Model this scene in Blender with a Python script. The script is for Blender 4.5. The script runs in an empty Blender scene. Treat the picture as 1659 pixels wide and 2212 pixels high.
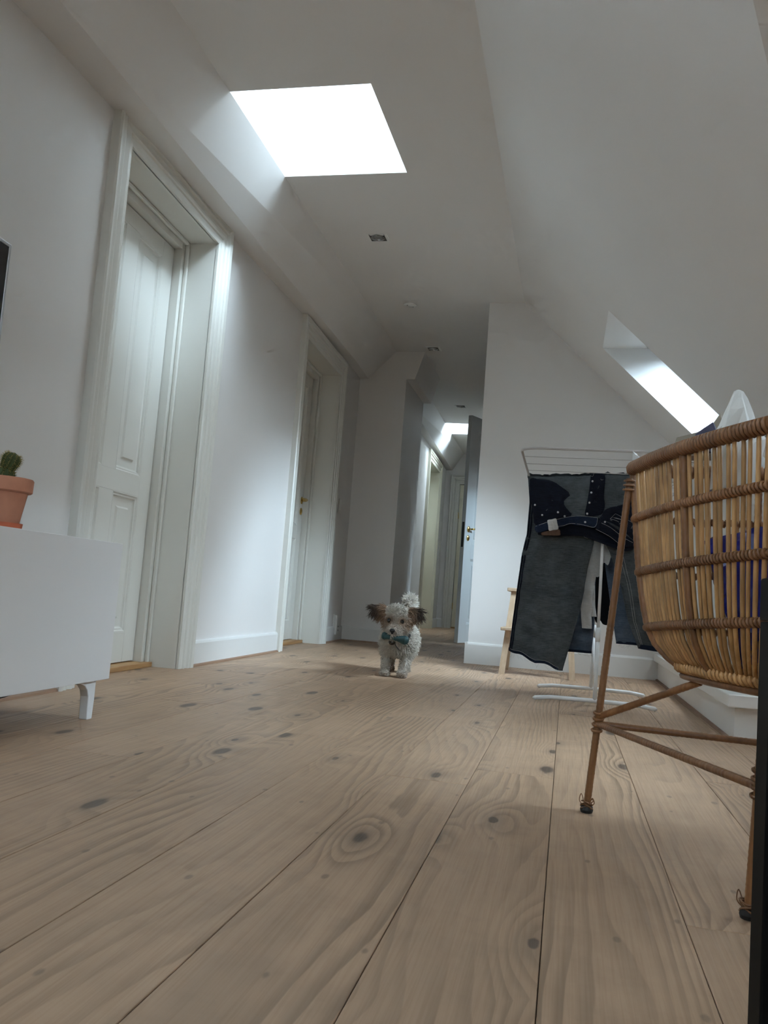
import bpy, bmesh, math, random
import numpy as np
from mathutils import Vector, Matrix, Quaternion
random.seed(7)
scn = bpy.context.scene
COL = scn.collection

# ------------------------------------------------------------------ camera
FPX = 1837.666
CAMPOS = Vector((0.0, 0.0, 0.42))
RM = ((0.97519769, 0.20840814, 0.0745353), (0.05263805, 0.10871495, -0.99267835), (-0.21498535, 0.97198102, 0.09504838))
_r, _u, _b = Vector(RM[0]), -Vector(RM[1]), -Vector(RM[2])
cam_d = bpy.data.cameras.new('camera')
cam_d.sensor_fit = 'VERTICAL'
cam_d.sensor_height = 24.0
cam_d.lens = FPX / 2212.0 * 24.0
cam_d.clip_start = 0.02
cam = bpy.data.objects.new('camera', cam_d)
COL.objects.link(cam)
_m = Matrix((( _r.x, _u.x, _b.x), (_r.y, _u.y, _b.y), (_r.z, _u.z, _b.z))).to_4x4()
_m.translation = CAMPOS
cam.matrix_world = _m
scn.camera = cam

# ------------------------------------------------------------------ world, exposure
SKY = 16.0
SUN = 24.0
world = bpy.data.worlds.new('overcast_sky')
scn.world = world
world.use_nodes = True
wt = world.node_tree
bgn = wt.nodes['Background']
_tc = wt.nodes.new('ShaderNodeTexCoord')
_sp = wt.nodes.new('ShaderNodeSeparateXYZ')
wt.links.new(_tc.outputs['Generated'], _sp.inputs[0])
_cr = wt.nodes.new('ShaderNodeValToRGB')           # dim ground, overcast sky brightening towards the zenith
_cr.color_ramp.elements[0].position = 0.47
_cr.color_ramp.elements[0].color = (0.16, 0.15, 0.14, 1)
_cr.color_ramp.elements[1].position = 1.0
_cr.color_ramp.elements[1].color = (0.78, 0.89, 1.0, 1)
_e = _cr.color_ramp.elements.new(0.52)
_e.color = (0.50, 0.58, 0.66, 1)
_mr = wt.nodes.new('ShaderNodeMapRange')
_mr.inputs[1].default_value = -1.0
wt.links.new(_sp.outputs[2], _mr.inputs[0])
wt.links.new(_mr.outputs[0], _cr.inputs[0])
wt.links.new(_cr.outputs[0], bgn.inputs[0])
bgn.inputs[1].default_value = SKY
sun_d = bpy.data.lights.new('hazy_sun', 'SUN')      # sun spread wide by thin cloud, from the right-hand roof side
sun_d.energy = SUN
sun_d.angle = math.radians(48)
sun_d.color = (0.65, 0.82, 1.0)
sun = bpy.data.objects.new('hazy_sun', sun_d)
COL.objects.link(sun)
sun.location = (6, 2, 7)
sun.rotation_euler = Vector((-1.0, 0.28, -0.72)).to_track_quat('-Z', 'Y').to_euler()
scn.view_settings.view_transform = 'Standard'
scn.view_settings.look = 'None'
scn.view_settings.exposure = 0.42
scn.view_settings.gamma = 1.0
scn.view_settings.use_curve_mapping = False
scn.cycles.use_denoising = True
scn.cycles.use_adaptive_sampling = True
scn.cycles.adaptive_threshold = 0.12
scn.cycles.adaptive_min_samples = 16
scn.cycles.max_bounces = 5
scn.cycles.diffuse_bounces = 4
scn.cycles.glossy_bounces = 3
scn.cycles.transparent_max_bounces = 16
scn.cycles.sample_clamp_indirect = 8.0
scn.cycles.caustics_reflective = False
scn.cycles.caustics_refractive = False

def portal(loc, normal, sx, sy, upv=(0, 1, 0)):
    """Sky portal filling a window opening (guides sampling of the sky, gives no light of its own)."""
    d = bpy.data.lights.new('sky_portal', 'AREA')
    d.shape = 'RECTANGLE'
    d.size, d.size_y = sx, sy
    d.cycles.is_portal = True
    o = bpy.data.objects.new('sky_portal', d)
    COL.objects.link(o)
    z = -Vector(normal).normalized()
    y = Vector(upv) - Vector(upv).dot(z) * z
    y.normalize()
    x = y.cross(z)
    mm = Matrix(((x.x, y.x, z.x), (x.y, y.y, z.y), (x.z, y.z, z.z))).to_4x4()
    mm.translation = Vector(loc)
    o.matrix_world = mm
    return o

# ------------------------------------------------------------------ helpers
def ray(px, py):
    a, b = (px - 829.5) / FPX, (py - 1106.0) / FPX
    return Vector((RM[0][i] * a + RM[1][i] * b + RM[2][i] for i in range(3)))
def PY(px, py, Y):
    d = ray(px, py); t = (Y - CAMPOS.y) / d.y
    return CAMPOS + d * t
def PZ(px, py, Z):
    d = ray(px, py); t = (Z - CAMPOS.z) / d.z
    return CAMPOS + d * t

class MB:
    def __init__(s): s.v = []; s.f = []; s.m = []
    def add(s, vs, fs, mi=0):
        o = len(s.v)
        s.v += [tuple(p) for p in vs]
        s.f += [tuple(i + o for i in f) for f in fs]
        s.m += [mi] * len(fs)
        return s
    def quad(s, a, b, c, d, mi=0): return s.add([a, b, c, d], [(0, 1, 2, 3)], mi)
    def box(s, lo, hi, ch=0.0, mi=0):
        x0, y0, z0 = lo; x1, y1, z1 = hi
        if ch <= 0:
            return s.add([(x0,y0,z0),(x1,y0,z0),(x1,y1,z0),(x0,y1,z0),(x0,y0,z1),(x1,y0,z1),(x1,y1,z1),(x0,y1,z1)],
                         [(0,3,2,1),(4,5,6,7),(0,1,5,4),(1,2,6,5),(2,3,7,6),(3,0,4,7)], mi)
        bm = bmesh.new()
        bmesh.ops.create_cube(bm, size=1.0)
        for v in bm.verts:
            v.co = Vector(((x0+x1)/2 + v.co.x*(x1-x0), (y0+y1)/2 + v.co.y*(y1-y0), (z0+z1)/2 + v.co.z*(z1-z0)))
        bmesh.ops.bevel(bm, geom=list(bm.edges), offset=ch, segments=2, affect='EDGES', profile=0.5)
        bm.verts.index_update()
        s.add([v.co for v in bm.verts], [[v.index for v in f.verts] for f in bm.faces], mi)
        bm.free(); return s
    def tube(s, pts, r, n=8, closed=False, cap=True, mi=0, flat=1.0):
        pts = [Vector(p) for p in pts]; N = len(pts)
        rs = r if isinstance(r, (list, tuple)) else [r] * N
        T = []
        for i in range(N):
            if closed: t = pts[(i+1) % N] - pts[i-1]
            else: t = pts[min(i+1, N-1)] - pts[max(i-1, 0)]
            T.append(t.normalized() if t.length > 1e-9 else Vector((0, 0, 1)))
        ref = Vector((0, 0, 1)) if abs(T[0].z) < 0.9 else Vector((1, 0, 0))
        nrm = (ref - ref.dot(T[0]) * T[0]).normalized()
        vs = []
        for i in range(N):
            if i:
                nrm = nrm - nrm.dot(T[i]) * T[i]
                if nrm.length < 1e-6: nrm = T[i].orthogonal()
                nrm.normalize()
            bn = T[i].cross(nrm)
            for k in range(n):
                a = 2 * math.pi * k / n
                vs.append(pts[i] + nrm * (math.cos(a) * rs[i] * flat) + bn * (math.sin(a) * rs[i]))
        fs = []
        for i in range(N if closed else N - 1):
            j = (i + 1) % N
            for k in range(n):
                l = (k + 1) % n
                fs.append((i*n+k, i*n+l, j*n+l, j*n+k))
        if cap and not closed:
            fs.append(tuple(range(n-1, -1, -1))); fs.append(tuple((N-1)*n + k for k in range(n)))
        return s.add(vs, fs, mi)
    def lathe(s, prof, n=24, c=(0, 0, 0), mi=0, cap=True):
        vs = []
        for r, z in prof:
            for k in range(n):
                a = 2 * math.pi * k / n
                vs.append((c[0] + r * math.cos(a), c[1] + r * math.sin(a), c[2] + z))
        fs = []
        for i in range(len(prof) - 1):
            for k in range(n):
                l = (k + 1) % n
                fs.append((i*n+k, i*n+l, (i+1)*n+l, (i+1)*n+k))
        if cap:
            fs.append(tuple(range(n-1, -1, -1))); fs.append(tuple((len(prof)-1)*n + k for k in range(n)))
        return s.add(vs, fs, mi)
    def ball(s, c, r, n=16, m=10, mi=0):
        rx, ry, rz = r if isinstance(r, (list, tuple)) else (r, r, r)
        vs = [(c[0], c[1], c[2] - rz)]
        for i in range(1, m):
            p = -math.pi/2 + math.pi * i / m
            for k in range(n):
                a = 2*math.pi*k/n
                vs.append((c[0] + rx*math.cos(p)*math.cos(a), c[1] + ry*math.cos(p)*math.sin(a), c[2] + rz*math.sin(p)))
        vs.append((c[0], c[1], c[2] + rz)); top = len(vs) - 1
        fs = [(0, 1 + (k+1) % n, 1 + k) for k in range(n)]
        for i in range(m - 2):
            for k in range(n):
                l = (k+1) % n
                fs.append((1+i*n+k, 1+i*n+l, 1+(i+1)*n+l, 1+(i+1)*n+k))
        b = 1 + (m-2)*n
        fs += [(b + k, b + (k+1) % n, top) for k in range(n)]
        return s.add(vs, fs, mi)
    def grid(s, rows, mi=0):
        R, C = len(rows), len(rows[0])
        vs = [p for r in rows for p in r]
        fs = [(i*C+j, i*C+j+1, (i+1)*C+j+1, (i+1)*C+j) for i in range(R-1) for j in range(C-1)]
        return s.add(vs, fs, mi)
    def prism(s, poly, d, mi=0):
        """poly: list of Vector, extruded by vector d"""
        n = len(poly); d = Vector(d)
        vs = [Vector(p) for p in poly] + [Vector(p) + d for p in poly]
        fs = [tuple(range(n)), tuple(range(2*n-1, n-1, -1))] + [(i, i+n, (i+1) % n + n, (i+1) % n) for i in range(n)]
        return s.add(vs, fs, mi)
    def build(s, name, mat=None, parent=None, smooth=False, recalc=True, mats=None):
        me = bpy.data.meshes.new(name)
        me.from_pydata(s.v, [], s.f)
        if recalc:
            bm = bmesh.new(); bm.from_mesh(me)
            bmesh.ops.recalc_face_normals(bm, faces=bm.faces); bm.to_mesh(me); bm.free()
        for mm in (mats or ([mat] if mat else [])): me.materials.append(mm)
        if mats: me.polygons.foreach_set('material_index', s.m)
        if smooth:
            me.polygons.foreach_set('use_smooth', [True] * len(me.polygons))
        o = bpy.data.objects.new(name, me)
        COL.objects.link(o)
        if parent is not None: o.parent = parent
        return o

def autosmooth(o, ang=40):
    me = o.data
    me.polygons.foreach_set('use_smooth', [True] * len(me.polygons))
    bm = bmesh.new(); bm.from_mesh(me)
    c = math.radians(ang)
    for e in bm.edges:
        e.smooth = not (len(e.link_faces) == 2 and e.calc_face_angle(0) > c)
    bm.to_mesh(me); bm.free()
    return o

def empty(name, loc=(0, 0, 0), rz=0.0, parent=None):
    o = bpy.data.objects.new(name, None)
    o.empty_display_size = 0.05
    COL.objects.link(o)
    o.location = loc; o.rotation_euler = (0, 0, rz)
    if parent is not None: o.parent = parent
    return o
def tag(o, label, cat, group=None, kind=None):
    o['label'] = label; o['category'] = cat
    if group: o['group'] = group
    if kind: o['kind'] = kind
    return o
def struct(o, label, cat): return tag(o, label, cat, kind='structure')

# spline
def cr(pts, n, closed=False):
    P = [Vector(p) for p in pts]; N = len(P); out = []
    segs = N if closed else N - 1
    for i in range(segs):
        if closed: p0, p1, p2, p3 = P[i-1], P[i], P[(i+1) % N], P[(i+2) % N]
        else: p0, p1, p2, p3 = P[max(i-1, 0)], P[i], P[i+1], P[min(i+2, N-1)]
        for k in range(n):
            t = k / n
            out.append(0.5*((2*p1) + (p2-p0)*t + (2*p0-5*p1+4*p2-p3)*t*t + (3*p1-p0-3*p2+p3)*t**3))
    if not closed: out.append(P[-1])
    return out
def resample(pts, n, closed=False):
    P = list(pts) + ([pts[0]] if closed else [])
    L = [0.0]
    for a, b in zip(P, P[1:]): L.append(L[-1] + (b - a).length)
    out = []; j = 0
    cnt = n if closed else n - 1
    for i in range(n):
        t = L[-1] * i / cnt
        while j < len(L) - 2 and L[j+1] < t: j += 1
        d = L[j+1] - L[j]
        out.append(P[j].lerp(P[j+1], 0 if d < 1e-9 else min(1, (t - L[j]) / d)))
    return out
def interp(x, xs, ys):
    return float(np.interp(x, xs, ys))

# ------------------------------------------------------------------ materials
def s2l(c): return tuple(((v/255)/12.92 if v/255 <= .04045 else ((v/255+.055)/1.055)**2.4) for v in c)
class NT:
    def __init__(s, name):
        s.mat = bpy.data.materials.new(name); s.mat.use_nodes = True
        s.t = s.mat.node_tree; s.bsdf = s.t.nodes['Principled BSDF']
    def n(s, typ, ins=None, **kw):
        nd = s.t.nodes.new(typ)
        for k, v in kw.items(): setattr(nd, k, v)
        for k, v in (ins or {}).items(): s.set(nd.inputs[k], v)
        return nd
    def set(s, sock, v):
        if isinstance(v, bpy.types.NodeSocket): s.t.links.new(v, sock)
        else: sock.default_value = v
    def math(s, op, a, b=0.0, c=0.0):
        nd = s.t.nodes.new('ShaderNodeMath'); nd.operation = op
        s.set(nd.inputs[0], a); s.set(nd.inputs[1], b); s.set(nd.inputs[2], c)
        return nd.outputs[0]
    def mix(s, f, a, b, blend='MIX'):
        nd = s.t.nodes.new('ShaderNodeMix'); nd.data_type = 'RGBA'; nd.blend_type = blend
        s.set(nd.inputs[0], f); s.set(nd.inputs[6], a); s.set(nd.inputs[7], b)
        return nd.outputs[2]
    def rng(s, v, a, b, c=0.0, d=1.0, smooth=True):
        nd = s.t.nodes.new('ShaderNodeMapRange')
        if smooth: nd.interpolation_type = 'SMOOTHSTEP'
        s.set(nd.inputs[0], v)
        for i, q in zip((1, 2, 3, 4), (a, b, c, d)): nd.inputs[i].default_value = q
        return nd.outputs[0]
    def coord(s, scale=(1, 1, 1), which='Object', loc=(0, 0, 0)):
        tc = s.t.nodes.new('ShaderNodeTexCoord')
        mp = s.t.nodes.new('ShaderNodeMapping')
        mp.inputs['Scale'].default_value = scale; mp.inputs['Location'].default_value = loc
        s.t.links.new(tc.outputs[which], mp.inputs['Vector'])
        return mp.outputs[0]
    def noise(s, vec, scale, detail=3.0, rough=0.5, w=None, dist=0.0):
        nd = s.t.nodes.new('ShaderNodeTexNoise')
        if w is not None:
            nd.noise_dimensions = '4D'; s.set(nd.inputs['W'], w)
        s.set(nd.inputs['Vector'], vec); nd.inputs['Scale'].default_value = scale
        nd.inputs['Detail'].default_value = detail; nd.inputs['Roughness'].default_value = rough
        nd.inputs['Distortion'].default_value = dist
        return nd.outputs[0]
    def bump(s, h, strength=0.2, dist=0.01):
        nd = s.t.nodes.new('ShaderNodeBump')
        nd.inputs['Strength'].default_value = strength; nd.inputs['Distance'].default_value = dist
        s.set(nd.inputs['Height'], h)
        s.t.links.new(nd.outputs[0], s.bsdf.inputs['Normal'])
    def out(s, col, rough=0.5, metal=0.0, spec=0.5):
        c = col if isinstance(col, bpy.types.NodeSocket) else (*col[:3], 1)
        s.set(s.bsdf.inputs['Base Color'], c); s.set(s.bsdf.inputs['Roughness'], rough)
        s.bsdf.inputs['Metallic'].default_value = metal
        s.bsdf.inputs['Specular IOR Level'].default_value = spec
        return s.mat

def m_paint(name, col, rough=0.6, scale=60, amt=0.04, bump=0.06, spec=0.4):
    k = NT(name); v = k.coord()
    nz = k.noise(v, 2.3, 2)
    c2 = tuple(x * (1 - amt*2) for x in col)
    if bump > .15: k.bump(k.noise(v, scale, 2), bump, 0.003)
    return k.out(k.mix(nz, (*c2, 1), (*col, 1)), rough, 0, spec)
def m_plain(name, col, rough=0.5, metal=0.0, spec=0.5, var=0.06, scale=40):
    k = NT(name); nz = k.noise(k.coord(), scale, 3)
    return k.out(k.mix(nz, (*[x*(1-var) for x in col], 1), (*[min(1, x*(1+var)) for x in col], 1)), rough, metal, spec)

M = {}
M['plaster'] = m_paint('white_plaster', (0.80, 0.775, 0.75), 0.55, 90, 0.02, 0.10)
M['shaft'] = m_paint('white_shaft_lining', (0.84, 0.84, 0.83), 0.5, 60, 0.01, 0.03)
M['cream'] = m_paint('cream_gloss_paint', (0.76, 0.745, 0.69), 0.32, 25, 0.02, 0.05, 0.5)
M['bluegrey'] = m_paint('pale_grey_gloss_paint', (0.62, 0.66, 0.67), 0.25, 25, 0.02, 0.04, 0.5)
M['yellowcream'] = m_paint('yellowed_cream_paint', (0.76, 0.72, 0.58), 0.35, 25, 0.02, 0.04, 0.5)
M['trim'] = m_paint('white_trim_paint', (0.80, 0.79, 0.765), 0.38, 30, 0.02, 0.05, 0.5)
M['laminate'] = m_paint('white_laminate', (0.80, 0.775, 0.76), 0.35, 8, 0.01, 0.0, 0.5)
M['white_metal'] = m_plain('white_enamel_metal', (0.82, 0.82, 0.82), 0.3)
M['wire'] = m_plain('shade_grey_wire', (0.50, 0.47, 0.45), 0.4)  # white rack frame and wires, their backlit shade put into the grey
M['black'] = m_plain('black_matt_lacquer', (0.004, 0.004, 0.004), 0.6, 0, 0.08)
M['screen'] = m_plain('black_screen_glass', (0.008, 0.008, 0.010), 0.08, 0, 0.5)
M['silver'] = m_plain('brushed_silver', (0.55, 0.55, 0.56), 0.35, 1.0)
M['chrome'] = m_plain('steel', (0.5, 0.5, 0.5), 0.25, 1.0)
M['darksteel'] = m_plain('dark_steel', (0.06, 0.06, 0.06), 0.4, 0.6)
M['brass'] = m_plain('polished_brass', (0.62, 0.42, 0.13), 0.22, 1.0)
M['dark'] = m_plain('dark_gap', (0.02, 0.018, 0.016), 0.8)
M['terracotta'] = m_plain('terracotta', (0.50, 0.215, 0.13), 0.75, 0, 0.3, 0.10, 60)
M['saucer'] = m_plain('red_terracotta', (0.52, 0.13, 0.06), 0.7, 0, 0.3, 0.1, 60)
M['plastic'] = m_plain('white_plastic', (0.78, 0.77, 0.74), 0.35)
M['rubber'] = m_plain('black_rubber', (0.015, 0.015, 0.015), 0.6)

def m_glass():
    k = NT('window_glass')
    tr = k.n('ShaderNodeBsdfTransparent', {'Color': (0.96, 0.985, 0.98, 1)})
    gl = k.n('ShaderNodeBsdfGlossy', {'Color': (1, 1, 1, 1), 'Roughness': 0.02})
    fr = k.n('ShaderNodeFresnel', {'IOR': 1.45})
    mx = k.n('ShaderNodeMixShader', {0: fr.outputs[0], 1: tr.outputs[0], 2: gl.outputs[0]})
    k.t.links.new(mx.outputs[0], k.t.nodes['Material Output'].inputs['Surface'])
    return k.mat
M['glass'] = m_glass()

def m_floor():
    k = NT('bleached_pine_boards')
    oi = k.n('ShaderNodeObjectInfo'); rnd = oi.outputs['Random']
    w = k.math('MULTIPLY', rnd, 97.0)
    tc = k.n('ShaderNodeTexCoord')
    sep = k.n('ShaderNodeSeparateXYZ', {0: tc.outputs['Object']})
    x, y = sep.outputs[0], sep.outputs[1]
    # knots: voronoi in board space, random per board
    off = k.n('ShaderNodeCombineXYZ', {0: k.math('MULTIPLY_ADD', x, 5.2, k.math('MULTIPLY', rnd, 31.0)), 1: k.math('MULTIPLY_ADD', y, 1.9, k.math('MULTIPLY', rnd, 57.0)), 2: 0.0})
    vor = k.n('ShaderNodeTexVoronoi', {'Vector': off.outputs[0], 'Scale': 1.0, 'Randomness': 1.0}, voronoi_dimensions='2D')
    d = vor.outputs['Distance']
    _sc = k.n('ShaderNodeSeparateColor', {0: vor.outputs['Color']})
    cellr, cellg = _sc.outputs[0], _sc.outputs[1]
    has = k.math('GREATER_THAN', cellr, 0.42)
    near = k.math('MULTIPLY', k.rng(d, 0.0, 0.40, 1.0, 0.0), has)
    # growth-ring phase: slow drift along the board, pushed aside by knots
    cv = k.n('ShaderNodeCombineXYZ', {0: k.math('MULTIPLY', x, 3.0), 1: k.math('MULTIPLY', y, 0.42), 2: 0.0}).outputs[0]
    drift = k.noise(cv, 1.0, 2.0, 0.45, w)
    cv2 = k.n('ShaderNodeCombineXYZ', {0: k.math('MULTIPLY', x, 14.0), 1: k.math('MULTIPLY', y, 2.0), 2: 0.0}).outputs[0]
    wob = k.noise(cv2, 1.0, 3.0, 0.5, w)
    ph = k.math('MULTIPLY', drift, 22.0)
    ph = k.math('ADD', ph, k.math('MULTIPLY', wob, 1.6))
    ph = k.math('ADD', ph, k.math('MULTIPLY', near, 2.6))
    ph = k.math('ADD', ph, k.math('MULTIPLY', x, 42.0))
    fr = k.math('FRACT', ph)
    late = k.math('MULTIPLY', k.rng(fr, 0.25, 0.92), k.rng(fr, 0.92, 1.0, 1.0, 0.0))
    # the strength of the figure fades in and out
    amt = k.rng(k.noise(cv, 1.7, 2.0, 0.5, k.math('ADD', w, 5.0)), 0.38, 0.66)
    late = k.math('MULTIPLY', late, k.math('MULTIPLY_ADD', amt, 0.75, 0.12))
    fib = k.noise(k.n('ShaderNodeCombineXYZ', {0: k.math('MULTIPLY', x, 260.0), 1: k.math('MULTIPLY', y, 5.0), 2: 0.0}).outputs[0], 1.0, 3.0, 0.6, w)
    blot = k.noise(tc.outputs['Object'], 3.2, 4.0, 0.6, w)
    blot2 = k.noise(tc.outputs['Object'], 11.0, 4.0, 0.65, w)
    base = k.mix(rnd, (0.49, 0.318, 0.20, 1), (0.56, 0.37, 0.236, 1))
    base = k.mix(k.rng(blot, 0.32, 0.68), base, (0.44, 0.288, 0.183, 1))
    base = k.mix(k.math('MULTIPLY', k.rng(blot2, 0.45, 0.75), 0.5), base, (0.36, 0.235, 0.150, 1))
    base = k.mix(k.math('MULTIPLY', k.rng(fib, 0.4, 0.7), 0.22), base, (0.31, 0.20, 0.13, 1))
    c = k.mix(k.math('MULTIPLY', late, 0.75), base, (0.20, 0.128, 0.08, 1))
    dk = k.math('DIVIDE', k.math('ADD', d, k.math('MULTIPLY', k.math('SUBTRACT', blot2, 0.5), 0.10)), k.math('MULTIPLY_ADD', cellg, 1.1, 0.45))
    core = k.math('MULTIPLY', k.rng(dk, 0.045, 0.080, 1.0, 0.0), has)
    halo = k.math('MULTIPLY', k.rng(d, 0.05, 0.20, 1.0, 0.0), has)
    c = k.mix(k.math('MULTIPLY', halo, 0.42), c, (0.25, 0.17, 0.115, 1))
    c = k.mix(k.math('MULTIPLY', core, 0.85), c, (0.095, 0.066, 0.048, 1))
    # small dents and scuffs
    sv = k.n('ShaderNodeTexVoronoi', {'Vector': k.n('ShaderNodeCombineXYZ', {0: k.math('MULTIPLY', x, 9.0), 1: k.math('MULTIPLY_ADD', y, 4.5, w), 2: 0.0}).outputs[0], 'Scale': 1.0}, voronoi_dimensions='2D')
    _s2 = k.n('ShaderNodeSeparateColor', {0: sv.outputs['Color']})
    scuff = k.math('MULTIPLY', k.rng(k.math('ADD', sv.outputs['Distance'], k.math('MULTIPLY', k.math('SUBTRACT', blot2, 0.5), 0.12)), 0.02, 0.055, 1.0, 0.0), k.math('GREATER_THAN', _s2.outputs[0], 0.62))
    c = k.mix(k.math('MULTIPLY', scuff, 0.45), c, (0.10, 0.075, 0.06, 1))
    return k.out(c, k.rng(fib, 0.3, 0.8, 0.42, 0.58), 0, 0.45)
M['floor'] = m_floor()

def m_wood(name, a, b, sc=(60, 60, 4), rough=0.5):
    k = NT(name); v = k.coord(sc)
    nz = k.noise(v, 1.0, 4, 0.6)
    k.bump(nz, 0.1, 0.002)
    return k.out(k.mix(k.rng(nz, 0.3, 0.7), (*a, 1), (*b, 1)), rough)
M['oak'] = m_wood('oiled_oak', (0.50, 0.29, 0.12), (0.38, 0.20, 0.08), (40, 3, 40))
M['strip'] = m_wood('brown_floor_strip', (0.36, 0.22, 0.14), (0.28, 0.16, 0.10), (40, 3, 40))
M['birch'] = m_wood('pale_birch', (0.52, 0.38, 0.26), (0.44, 0.31, 0.20), (50, 50, 4))

def m_rattan(name, a, b, ring=None):
    k = NT(name)
    v = k.coord((140, 140, 12)); nz = k.noise(v, 1.0, 3, 0.6)
    big = k.noise(k.coord(), 14, 3)
    c = k.mix(k.rng(nz, 0.3, 0.7), (*a, 1), (*b, 1))
    c = k.mix(k.math('MULTIPLY', k.rng(big, 0.42, 0.70), 0.55), c, (*[q*0.45 for q in b], 1))
    oi = k.n('ShaderNodeObjectInfo')
    c = k.mix(k.rng(oi.outputs['Random'], 0.0, 1.0, 0.0, 0.55, False), c, (*[q*0.42 for q in b], 1))
    k.bump(nz, 0.25, 0.002)
    return k.out(c, 0.42, 0, 0.5)
M['cane'] = m_rattan('pale_cane', (0.66, 0.375, 0.15), (0.50, 0.25, 0.085))
M['wrap'] = m_rattan('brown_rattan_binding', (0.36, 0.165, 0.062), (0.25, 0.105, 0.038))

def m_denim(name, a, b, rough=0.9):
    k = NT(name)
    st = k.noise(k.coord((35, 35, 420)), 1.0, 3, 0.6)
    st2 = k.noise(k.coord((420, 420, 60)), 1.0, 2, 0.5)
    big = k.noise(k.coord(), 9, 4, 0.6)
    f = k.math('ADD', k.math('MULTIPLY', st, 0.55), k.math('ADD', k.math('MULTIPLY', st2, 0.15), k.math('MULTIPLY', big, 0.45)))
    k.bump(st, 0.2, 0.002)
    return k.out(k.mix(k.rng(f, 0.38, 0.78), (*a, 1), (*b, 1)), rough, 0, 0.2)
M['denim_rev'] = m_denim('grey_reverse_denim', (0.040, 0.047, 0.052), (0.105, 0.118, 0.125))
M['denim_dark'] = m_denim('navy_black_denim', (0.004, 0.005, 0.010), (0.010, 0.013, 0.024))
M['denim_navy'] = m_denim('navy_denim', (0.006, 0.011, 0.026), (0.018, 0.028, 0.055))
M['denim_blue'] = m_denim('faded_blue_denim', (0.050, 0.072, 0.105), (0.12, 0.15, 0.20))
M['cotton_white'] = m_denim('white_cotton', (0.50, 0.49, 0.47), (0.66, 0.65, 0.63))
M['cotton_black'] = m_denim('black_cotton', (0.006, 0.006, 0.008), (0.014, 0.014, 0.017))
M['thread'] = m_plain('pale_thread', (0.42, 0.42, 0.40), 0.8)
M['leather'] = m_plain('brown_leather_patch', (0.085, 0.036, 0.014), 0.6)
M['paper'] = m_plain('white_paper_bag', (0.74, 0.72, 0.68), 0.6, 0, 0.3, 0.05, 12)
M['kraft'] = m_plain('grey_kraft_paper', (0.34, 0.29, 0.23), 0.75, 0, 0.2, 0.08, 20)
M['bluebag'] = m_plain('deep_blue_plastic', (0.012, 0.018, 0.22), 0.25, 0, 0.5, 0.2, 10)
M['striped'] = m_plain('grey_striped_cloth', (0.10, 0.095, 0.14), 0.8, 0, 0.2, 0.5, 70)

# ------------------------------------------------------------------ shell
def cl(y): return min(max(y, 2.0), 6.5)
def cz(y): return 2.425 + .04365 * (cl(y) - 4.5)          # ceiling height
def sz(y): return 2.19 + .0394 * (cl(y) - 4.5)            # soffit over the doors
def xw(y): return -1.764 - .031 * (y - 3.93)              # left wall
def xf(y): return xw(y) + .21                              # left wall beyond the chimney breast
def xcl(y): return -1.43 - .034 * (y - 3.4)                # ceiling edge, left
def xt(y): return -1.62 - .046 * (max(y, 1.5) - 3.4)       # soffit tip
def xclf(y): return -1.54 - .014 * (y - 10)
def xtf(y): return xf(y) + .09
def sl(x, y): return cz(y) - .957 * (x + .391)            # right roof slope
YB, YP, YE, XH, XK = -2.6, 5.74, 12.15, -.63, 1.15
YC0, YC1 = 7.05, 7.95
KY = [YB, 2.0, 6.5]

# floor
fl = MB().box((-2.3, YB - .1, -.06), (1.3, 13.0, -.022)).build('floor', M['strip'])
struct(fl, 'bleached pine plank floor with dark knots running down the attic hall', 'floor')
rng = random.Random(3)
seams = [-.2 + .1915 * i for i in range(-12, 8)]
for i in range(len(seams) - 1):
    x0, x1 = seams[i] + .0006, seams[i+1] - .0006
    if abs(seams[i] + .2) < .01: cuts = [-1.3, 2.19, 5.9, 9.3]
    elif abs(seams[i] - .183) < .01: cuts = [-2.0, 1.28, 4.7, 8.2, 11.0]
    else:
        cuts = []; yy = YB + rng.uniform(.5, 3.2)
        while yy < 12.2: cuts.append(yy); yy += rng.uniform(2.6, 4.2)
    ys = [YB] + [c for c in cuts if YB < c < 12.6] + [12.7]
    for a, b in zip(ys, ys[1:]):
        cx, cy = (x0 + x1) / 2, (a + b) / 2
        hx, hy = (x1 - x0) / 2, (b - a) / 2 - .0007
        c = .0008; mb = MB()
        dz = rng.uniform(-.0004, .0)
        mb.add([(-hx,-hy,-.021),(hx,-hy,-.021),(hx,hy,-.021),(-hx,hy,-.021),
                (-hx,-hy,-c),(hx,-hy,-c),(hx,hy,-c),(-hx,hy,-c),
                (-hx+c,-hy+c,0),(hx-c,-hy+c,0),(hx-c,hy-c,0),(-hx+c,hy-c,0)],
               [(0,3,2,1),(0,1,5,4),(1,2,6,5),(2,3,7,6),(3,0,4,7),(4,5,9,8),(5,6,10,9),(6,7,11,10),(7,4,8,11),(8,9,10,11)])
        o = mb.build('floorboard', M['floor'], fl, recalc=False)
        o.location = (cx, cy, dz)

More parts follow.
